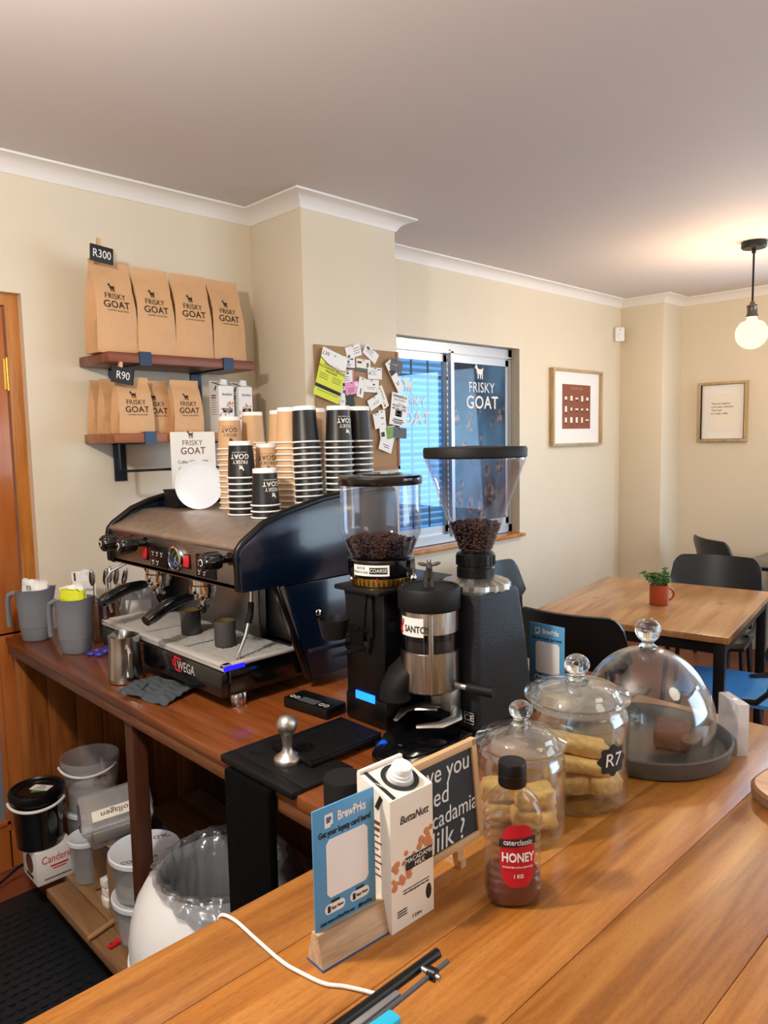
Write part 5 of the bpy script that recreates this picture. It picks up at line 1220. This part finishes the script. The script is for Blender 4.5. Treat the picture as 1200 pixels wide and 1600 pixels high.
# ------------------------------------------------------------------ tablet holder and white cord
t = thing('tablet_holder', 'black tablet holder with cyan case at the near edge of the picture', 'holder', (.45, .532, C0))
b = B(); b.tube([(-.22, .014, .078), (.150, .010, .080)], .0062, seg=12); b.box((-.07, .014, .040), (.29, .010, .075), bev=.003); b.box((-.10, .012, .003), (.20, .07, .006), bev=.002); obj('frame', b, 'black', t)
b = B(); b.tube([(-.02, -.006, .074), (.148, -.007, .080)], .0028, seg=10); obj('thin_rod', b, 'darkgrey', t)
b = B(); b.cyl((.118, .008, .080), (.122, -.018, .079), .0036, seg=12); obj('screw', b, 'steel', t)
b = B(); b.cyl((.120, -.003, .079), (.122, -.012, .079), .0075, seg=14); obj('knob', b, 'black', t)
b = B(); b.box((.035, .003, .073), (.085, .012, .014), bev=.004); obj('clip', b, 'sage', t)
b = B(); b.box((-.06, -.014, .036), (.235, .022, .066), bev=.006); obj('case', b, 'black', t)
b = B(); b.box((-.060, -.014, .073), (.230, .022, .010), bev=.004); obj('case_edge', b, 'cyan', t, label='bright cyan top edge of the case')
pts = [(.514, .900, .86), (.516, .893, .905), (.519, .886, .9228), (.526, .862, .9228), (.5245, .810, .9228), (.523, .748, .9228), (.528, .712, .9228), (.537, .676, .9228), (.553, .652, .9228), (.571, .612, .9228), (.560, .588, .9228), (.530, .570, .9228), (.480, .562, .9228)]
# smooth the path
sp = []
for i in range(len(pts)-1):
    p0 = Vector(pts[max(i-1, 0)]); p1 = Vector(pts[i]); p2 = Vector(pts[i+1]); p3 = Vector(pts[min(i+2, len(pts)-1)])
    for k in range(6):
        q = k/6; sp.append(.5*((2*p1)+(p2-p0)*q+(2*p0-5*p1+4*p2-p3)*q*q+(3*p1-p0-3*p2+p3)*q**3))
sp.append(Vector(pts[-1]))
b = B(); b.tube(sp, .0026, seg=10); o = obj('charging_cable', b, 'cable'); tag(o, 'white charging cord running across the serving counter', 'cord')
# ------------------------------------------------------------------ under the back counter
t = thing('floor_mat', 'black rubber floor mat with a scale pattern behind the counter', 'mat', (.14, 1.82, 0))
b = B(); b.box((0, 0, .006), (1.40, 1.76, .012), bev=.003); obj('mat', b, 'mat_rubber', t)
b = B()
for i in range(26):
    for j in range(46):
        x = -.15+.032*i+(.016 if j % 2 else 0); y = -.84+.036*j
        if x > .66: continue
        b.sheet(lambda u, v: (x+.013*math.cos(PI*u+PI)*(1-.35*v), y+.013*math.sin(PI*u+PI)*(1-.35*v), .0122+.004*(1-v)*math.sin(PI*u)), 6, 1)
obj('scale_pattern', b, 'mat_rubber', t)
# white box and black bucket
t = thing('sweetener_box', 'white cardboard box with red lettering, under the black bucket', 'box', (.842, 2.575, ZS))
b = B(); b.box((0, 0, .058), (.126, .135, .116), bev=.0015); obj('box', b, 'white', t)
text('Canderel', .038, 'red', t, (.006, -.0680, .082), FY, sx=.74); b = B(); b.box((.012, -.0678, .056), (.06, .0006, .006)); b.box((.012, -.0678, .046), (.045, .0006, .004)); obj('red_print', b, 'red', t)
b = B(); b.box((.005, -.0678, .016), (.09, .0006, .004)); obj('fine_print', b, 'darkgrey', t)
b = B(); b.cyl((-.0632, .0, .060), (-.0636, .0, .060), .034, seg=28); rd = obj('round_emblem', b, 'inkbrown', t); b = B(); b.box((-.0636, 0, .018), (.0006, .06, .010)); obj('emblem_band', b, 'ink', rd)
t = thing('bucket', 'black plastic bucket with black lid, standing on the white box', 'bucket', (.820, 2.582, ZS+.1165)); t.scale = (.86, .86, 1)
b = B(); b.lathe([(0, .001), (.082, .001), (.085, .004), (.094, .165), (.100, .168), (.100, .178), (.094, .180), (0, .180)], seg=56); obj('body', b, 'blackgloss', t)
b = B(); b.lathe([(.094, .172), (.104, .174), (.105, .190), (.102, .197), (.094, .199), (.090, .194), (.068, .192), (.066, .189), (0, .189)], seg=56)
for k in range(48): a = 2*PI*k/48; b.box((.079*math.cos(a), .079*math.sin(a), .1935), (.018, .004, .003), rot=(0, 0, a))
obj('lid', b, 'black', t)
b = B(); b.tube([(.107*math.cos(a), .107*math.sin(a), .163-.012*math.sin((a+3.35)/2.6*PI)) for a in [-3.35+2.6*k/24 for k in range(25)]], .0052, seg=8); obj('handle', b, 'whiteplastic', t, label='white bucket handle')
b = B(); b.box((.008, -.012, .1905), (.060, .044, .001), rot=(0, 0, -.55)); obj('green_sticker', b, 'leaf', t)
b = B(); b.box((.016, -.004, .1920), (.080, .042, .001), rot=(0, 0, -.95)); st = obj('white_sticker', b, 'white', t)
b = B()
for k in range(4): b.box((.016+.007*(k-1.5), -.004+.010*(k-1.5)*.5, .1926), (.05-.008*k, .003, .0006), rot=(0, 0, -.95))
obj('sticker_print', b, 'darkgrey', st)
# clear tubs
def tub(name, label, loc, r0, r1, h, lid=None, words=None, fill=None, grp='plastic tubs under the counter', rz=0):
    t = thing(name, label, 'tub', loc, rz, grp)
    b = B(); b.lathe([(0, .001), (r0-.004, .001), (r0, .004), (r1, h-.020), (r1+.003, h-.018), (r1+.003, h-.008), (r1+.002, h), (r1-.001, h), (r1-.003, h-.018), (r0-.003, .006), (0, .004)], seg=56); obj('body', b, 'tub', t)
    if fill: b = B(); b.lathe([(0, .005), (r0-.006, .006), (r0-.004, h*fill), (r0*.5, h*fill+.012), (0, h*fill+.004)], seg=40); obj('contents', b, 'white', t)
    if lid:
        b = B(); b.lathe([(r1+.002, h-.010), (r1+.007, h-.009), (r1+.007, h+.003), (r1+.003, h+.006), (r1-.002, h+.004), (r1-.006, h+.001), (0, h+.001)], seg=56); ld = obj('lid', b, lid, t)
        if words: text(words, .022, 'ink', ld, (-.0, -r1*.62, h+.0014), (0, 0, .35)); text(words, .026, 'ink', ld, (.02, r1*.62, h+.0014), (0, 0, PI+.35))
    else:
        b = B(); b.tube([((r1+.009)*math.cos(a), (r1+.009)*math.sin(a), h-.020-.018*math.sin((a+3.3)/2.3*PI)) for a in [-3.3+2.3*k/20 for k in range(21)]], .0045, seg=8); obj('handle', b, 'whiteplastic', t)
    return t
LT = (1.008, 2.585, ZS)
tub('plastic_tub', 'lidded clear tub underneath the open clear tub', (1.014, 2.600, ZS), .084, .094, .175, 'tubwhite')
t = tub('plastic_tub', 'open clear tub with white powder and a scoop, on top of the lidded tub', (1.014, 2.600, ZS+.1765), .084, .098, .185, None, None, .34)
b = B(); b.lathe([(.026, .0), (.030, .040), (.028, .040), (.024, .003), (0, .003)], (0, 0, 0), seg=24); b.box((.0, .05, .037), (.012, .07, .005)); b.bm.transform(Matrix.Translation((.02, -.02, .072)) @ Euler((.7, .4, 0)).to_matrix().to_4x4()); obj('scoop', b, mat('pink_plastic', (214, 178, 172), .4), t)
tub('plastic_tub', 'narrow clear tub with white lid between the white box and the torn carton', (.925, 2.440, ZS), .050, .056, .148, 'tubwhite')
tub('plastic_tub', 'lower of the two white-lidded tubs beside the bin', (.938, 2.030, ZS), .088, .096, .128, 'tubwhite', None, .6)
tub('plastic_tub', 'upper white-lidded tub marked COLD TEA beside the bin', (.938, 2.030, ZS+.1345), .088, .098, .130, 'tubwhite', 'COLD TEA', .2, rz=-.7)
# torn carton with sachets, container on top
t = thing('cardboard_carton', 'torn open brown carton full of white sachet boxes', 'carton', (.990, 2.240, ZS), -.12)
b = B(); b.box((0, 0, .0025), (.20, .17, .005)); b.box((.098, 0, .105), (.004, .17, .21)); b.box((0, .084, .115), (.20, .004, .20)); b.box((0, -.084, .115), (.20, .004, .20))
b.prism([(-.10, .0), (-.10, .215), (-.06, .21), (-.035, .195), (-.045, .0)], .004, Matrix.Translation((-.1005, -.036, .0)) @ Euler((PI/2, 0, PI/2)).to_matrix().to_4x4())
obj('carton', b, 'cardboard', t)
b = B(); b.box((0, 0, .217), (.20, .172, .006)); obj('top_flap', b, 'purplebox', t, label='dark purple printed top')
b = B(); b.box((-.075, -.045, .2206), (.03, .05, .0010), rot=(0, 0, .3)); obj('tan_patch', b, 'peg', t)
for k, (dx_, dy_, dz_, rz_) in enumerate(((-.045, .028, .006, .2), (-.050, .005, .006, .1), (-.045, .025, .036, .25), (-.040, -.010, .036, .0), (-.048, .022, .066, .15))):
    t2 = thing('sachet_box', ['white sachet box low in the torn carton, left', 'white sachet box low in the torn carton, right', 'white sachet box in the middle of the torn carton, left', 'white sachet box in the middle of the torn carton, right', 'topmost white sachet box in the torn carton'][k], 'sachet', (.990+dx_, 2.240+dy_-.01, ZS+dz_), rz_, 'sachet boxes in the torn carton')
    b = B(); b.box((0, 0, .0140), (.105, .030, .027), bev=.003); obj('box', b, 'white', t2)
    b = B(); b.box((-.01, 0, .0277), (.05, .018, .0006)); obj('print', b, 'blue_sign', t2)
t = thing('food_container', 'clear clip-lid container marked Collagen, tilted on the brown carton', 'container', (.955, 2.235, ZS+.255), 0)
t.rotation_euler = (.42, -.14, -.38)
b = B(); b.rings([[(sx_*w2, sy_*d2, z) for sx_, sy_ in ((-1, -1), (-.92, -1.06), (.92, -1.06), (1, -1), (1, 1), (.92, 1.06), (-.92, 1.06), (-1, 1))] for w2, d2, z in ((.088, .058, .001), (.100, .066, .080), (.105, .070, .082), (.105, .070, .088))]); obj('body', b, 'tub', t)
b = B(); b.box((0, 0, .096), (.215, .148, .016), bev=.007); b.box((0, 0, .104), (.17, .10, .006), bev=.003); obj('lid', b, 'tub', t)
for q in (-1, 1): b = B(); b.box((q*.108, 0, .088), (.008, .085, .036), bev=.003); obj('clip', b, 'darkgrey', t, label='dark grey side clip')
b = B(); b.box((0, 0, .030), (.16, .10, .05), bev=.01); obj('contents', b, 'white', t)
b = B(); b.box((.005, -.028, .1078), (.150, .040, .0012)); lb = obj('paper_label', b, 'cream', t); text('Collagen', .030, 'ink', lb, (.008, -.028, .1088), (0, 0, PI), shear=.1)
# things lying on the bottom shelf
t = thing('wooden_brush', 'wooden brush handle lying across the edge of the bottom shelf', 'brush', (.850, 2.132, ZS+.010), .28)
b = B(); b.tube([(-.068, 0, 0), (-.05, 0, .0), (.0, 0, 0), (.05, 0, 0), (.09, 0, 0)], [.006, .009, .0085, .009, .011], seg=12); obj('handle', b, 'tan', t)
b = B(); b.box((.10, 0, .0), (.06, .03, .018), bev=.004); obj('head', b, 'darkwood', t)
t = thing('utility_knife', 'red utility knife lying on the bottom shelf', 'knife', (.852, 2.045, ZS+.001), .20)
b = B(); b.box((0, 0, .006), (.075, .018, .011), bev=.004); obj('handle', b, 'red', t)
b = B(); b.box((.05, 0, .006), (.05, .012, .001)); obj('blade', b, 'steel', t)
b = B(); b.cyl((-.028, 0, .0115), (-.028, 0, .0125), .003, seg=10); obj('rivet', b, 'ink', t)
# bin with liner
t = thing('waste_bin', 'white rounded plastic bin with a clear liner under the counter', 'bin', (.918, 1.582, ZS))
def shear_(c):
    k = max(0, (c.z-.24)/.20); return Vector((c.x+.035*k, c.y+.030*k, c.z))
prof = [(0, .001), (.195, .001), (.205, .006), (.222, .20), (.224, .205), (.219, .21), (.221, .25), (.218, .29), (.208, .33), (.190, .362), (.172, .380), (.160, .385), (.152, .380), (.146, .372), (.143, .36), (.140, .25), (.16, .02), (0, .015)]
b = B(); b.lathe(prof, seg=72); b.warp(shear_); obj('body', b, 'whiteplastic', t)
b = B()
def lin_fn(u, v):
    a = 2*PI*u
    path_ = [(.118, .20), (.124, .30), (.134, .372), (.148, .402), (.166, .408), (.178, .396), (.192, .375), (.209, .345), (.2225, .30), (.2255, .255)]
    q = v*(4.0+4.8*(.5+.5*math.cos(a+.95))); i = min(len(path_)-2, int(q)); f = q-i
    r = path_[i][0]*(1-f)+path_[i+1][0]*f; z = path_[i][1]*(1-f)+path_[i+1][1]*f
    r += .006*noise.noise(Vector((math.cos(a)*7, math.sin(a)*7, v*6)))+.007*abs(noise.noise(Vector((math.cos(a)*15, math.sin(a)*15, v*11))))+.004*math.sin(23*a)*v+.003
    z += (.010*noise.noise(Vector((math.cos(a)*4, math.sin(a)*4, 3)))+.02*math.sin(a*2+1)*(v > .7)*(v-.7)*2)
    return shear_(Vector((r*math.cos(a), r*math.sin(a), z)))
b.sheet(lin_fn, 170, 48, .0006); obj('liner', b, 'bag_film', t, label='crinkled clear bin liner'); 
b = B(); b.lathe([(0, .20), (.10, .215), (.136, .23)], seg=40); b.warp(shear_); obj('contents', b, 'soil', t)
t = thing('power_cable', 'dark cable lying on the floor by the door', 'cable', (0, 0, 0))
b = B(); b.tube([(.40, 2.79, .006), (.60, 2.80, .006), (.72, 2.80, .012), (.80, 2.79, .06), (.84, 2.745, .10)], .005, seg=8); obj('cable', b, 'black', t)

# ------------------------------------------------------------------ dining room
t = thing('dining_table', 'pine-topped dining table with black metal frame', 'table', (3.555, 1.683, 0), math.radians(9.6))
Wt, Dt = 1.075, .892
b = B(); b.box((0, 0, .735), (Wt, Dt, .030), bev=.003); obj('table_top', b, 'table', t)
b = B()
for y in (-1, 1): b.box((0, y*(Dt/2-.035), .695), (Wt-.05, .03, .05))
for x in (-1, 1): b.box((x*(Wt/2-.035), 0, .695), (.03, Dt-.05, .05))
obj('apron', b, 'blackmetal', t)
for x in (-1, 1):
    for y in (-1, 1): b = B(); b.box((x*(Wt/2-.040), y*(Dt/2-.040), .36), (.045, .045, .72), bev=.002); obj('leg', b, 'blackmetal', t)
t = thing('dining_table', 'second table with a thin black top by the far wall', 'table', (5.25, 1.32, 0), 0)
b = B(); b.box((0, 0, .737), (.70, .98, .026), bev=.004); obj('table_top', b, 'seat', t)
b = B(); b.cyl((0, 0, .02), (0, 0, .725), .035); b.box((0, 0, .715), (.3, .3, .02)); obj('column', b, 'blackmetal', t)
b = B(); b.lathe([(0, .001), (.27, .001), (.27, .014), (.06, .024), (0, .024)]); obj('base', b, 'blackmetal', t)
def chair(label, loc, rz):
    t = thing('dining_chair', label, 'chair', loc, rz, 'black plastic dining chairs')
    b = B(); b.sheet(lambda u, v: ((u-.5)*.45*(1-.10*(1-v)**2), -.22+.44*v, .455-.018*math.sin(PI*v)*(1-(2*u-1)**2)-.025*max(0, .25-v)*4*.25+.012*abs(2*u-1)**3), 20, 20, .016); obj('seat', b, 'seat', t)
    def back(u, v):
        q = 2*u-1; x = q*.25*(1-.05*v); a = max(0, (abs(q)-.74)/.26)
        z = .640+.235*(.5+(v-.5)*(1-.42*a**2.4))
        return (x, .245-.060*q*q+.05*(v-.2), z)
    b = B(); b.sheet(back, 28, 14, .014); obj('backrest', b, 'chair', t)
    for s in (-1, 1):
        b = B(); b.tube([(s*.190, .06, .455), (s*.222, .15, .475), (s*.235, .20, .53), (s*.236, .213, .60), (s*.232, .212, .70)], [.018, .020, .020, .022, .020], seg=10, flat=.6); obj('back_support', b, 'chair', t)
        b = B(); b.tube([(s*.185, -.17, .445), (s*.215, -.20, .0)], .014, seg=10); obj('leg', b, 'chair', t)
        b = B(); b.tube([(s*.185, .15, .445), (s*.215, .22, .0)], .014, seg=10); obj('leg', b, 'chair', t)
    return t
c1 = chair('black chair at the near side of the pine table, back to the counter', (2.86, 1.66, 0), math.radians(90+8))
dup(c1, (4.16, 1.66, 0), math.radians(-90+14), 'black chair on the far side of the pine table, facing us')
dup(c1, (5.32, 1.90, 0), math.radians(50), 'black chair by the far wall, its open backrest seen at an angle')
dup(c1, (3.40, 2.33, 0), math.radians(6), 'black chair by the left wall, mostly hidden behind the conical grinder')
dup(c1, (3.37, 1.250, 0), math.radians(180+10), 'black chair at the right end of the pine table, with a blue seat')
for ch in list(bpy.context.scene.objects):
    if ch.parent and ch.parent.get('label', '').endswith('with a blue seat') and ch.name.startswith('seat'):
        ch.data = ch.data.copy(); ch.data.materials.clear(); ch.data.materials.append(M['seatblue']); ch['label'] = 'blue seat'  # only this chair's seat is recoloured blue
t = thing('potted_plant', 'small green plant in a terracotta mug on the pine table', 'plant', (3.50, 1.645, .7505), 0)
b = B(); b.lathe([(0, .001), (.044, .001), (.046, .004), (.046, .100), (.044, .101), (.042, .099), (.042, .085), (0, .085)], seg=40); mg = obj('mug', b, 'mug', t)
b = B(); b.tube([(.044*math.cos(-.72)+.032*math.sin(PI*k/12)*math.cos(-.72), .044*math.sin(-.72)+.032*math.sin(PI*k/12)*math.sin(-.72), .05+.030*math.cos(PI*k/12)) for k in range(13)], .006, seg=10); obj('handle', b, 'mug', mg)
b = B(); b.lathe([(0, .092), (.0415, .088), (.0415, .084), (0, .084)], seg=24); obj('soil', b, 'soil', t)
b = B(); rr = random.Random(11)
for k in range(34):
    a = rr.uniform(0, 2*PI); l = rr.uniform(.05, .10); tilt = rr.uniform(.1, .95); d_ = Vector((math.cos(a)*math.sin(tilt), math.sin(a)*math.sin(tilt), math.cos(tilt)))
    p0 = Vector((math.cos(a)*.018, math.sin(a)*.018, .088)); p1 = p0+d_*l
    b.tube([p0, (p0+p1)/2+Vector((0, 0, .006)), p1], .0016, seg=5)
    for q in (.5, .72, .95):
        for m_ in range(2):
            pc = p0.lerp(p1, q)+Vector((rr.uniform(-.010, .010), rr.uniform(-.010, .010), rr.uniform(-.004, .008)))
            b.sphere(pc, .0105, (1, .55, .18), seg=8, rot=(rr.uniform(-.7, .7), rr.uniform(-.7, .7), rr.uniform(0, 6)))
obj('foliage', b, 'leaf', t)
bpy.context.view_layer.update()
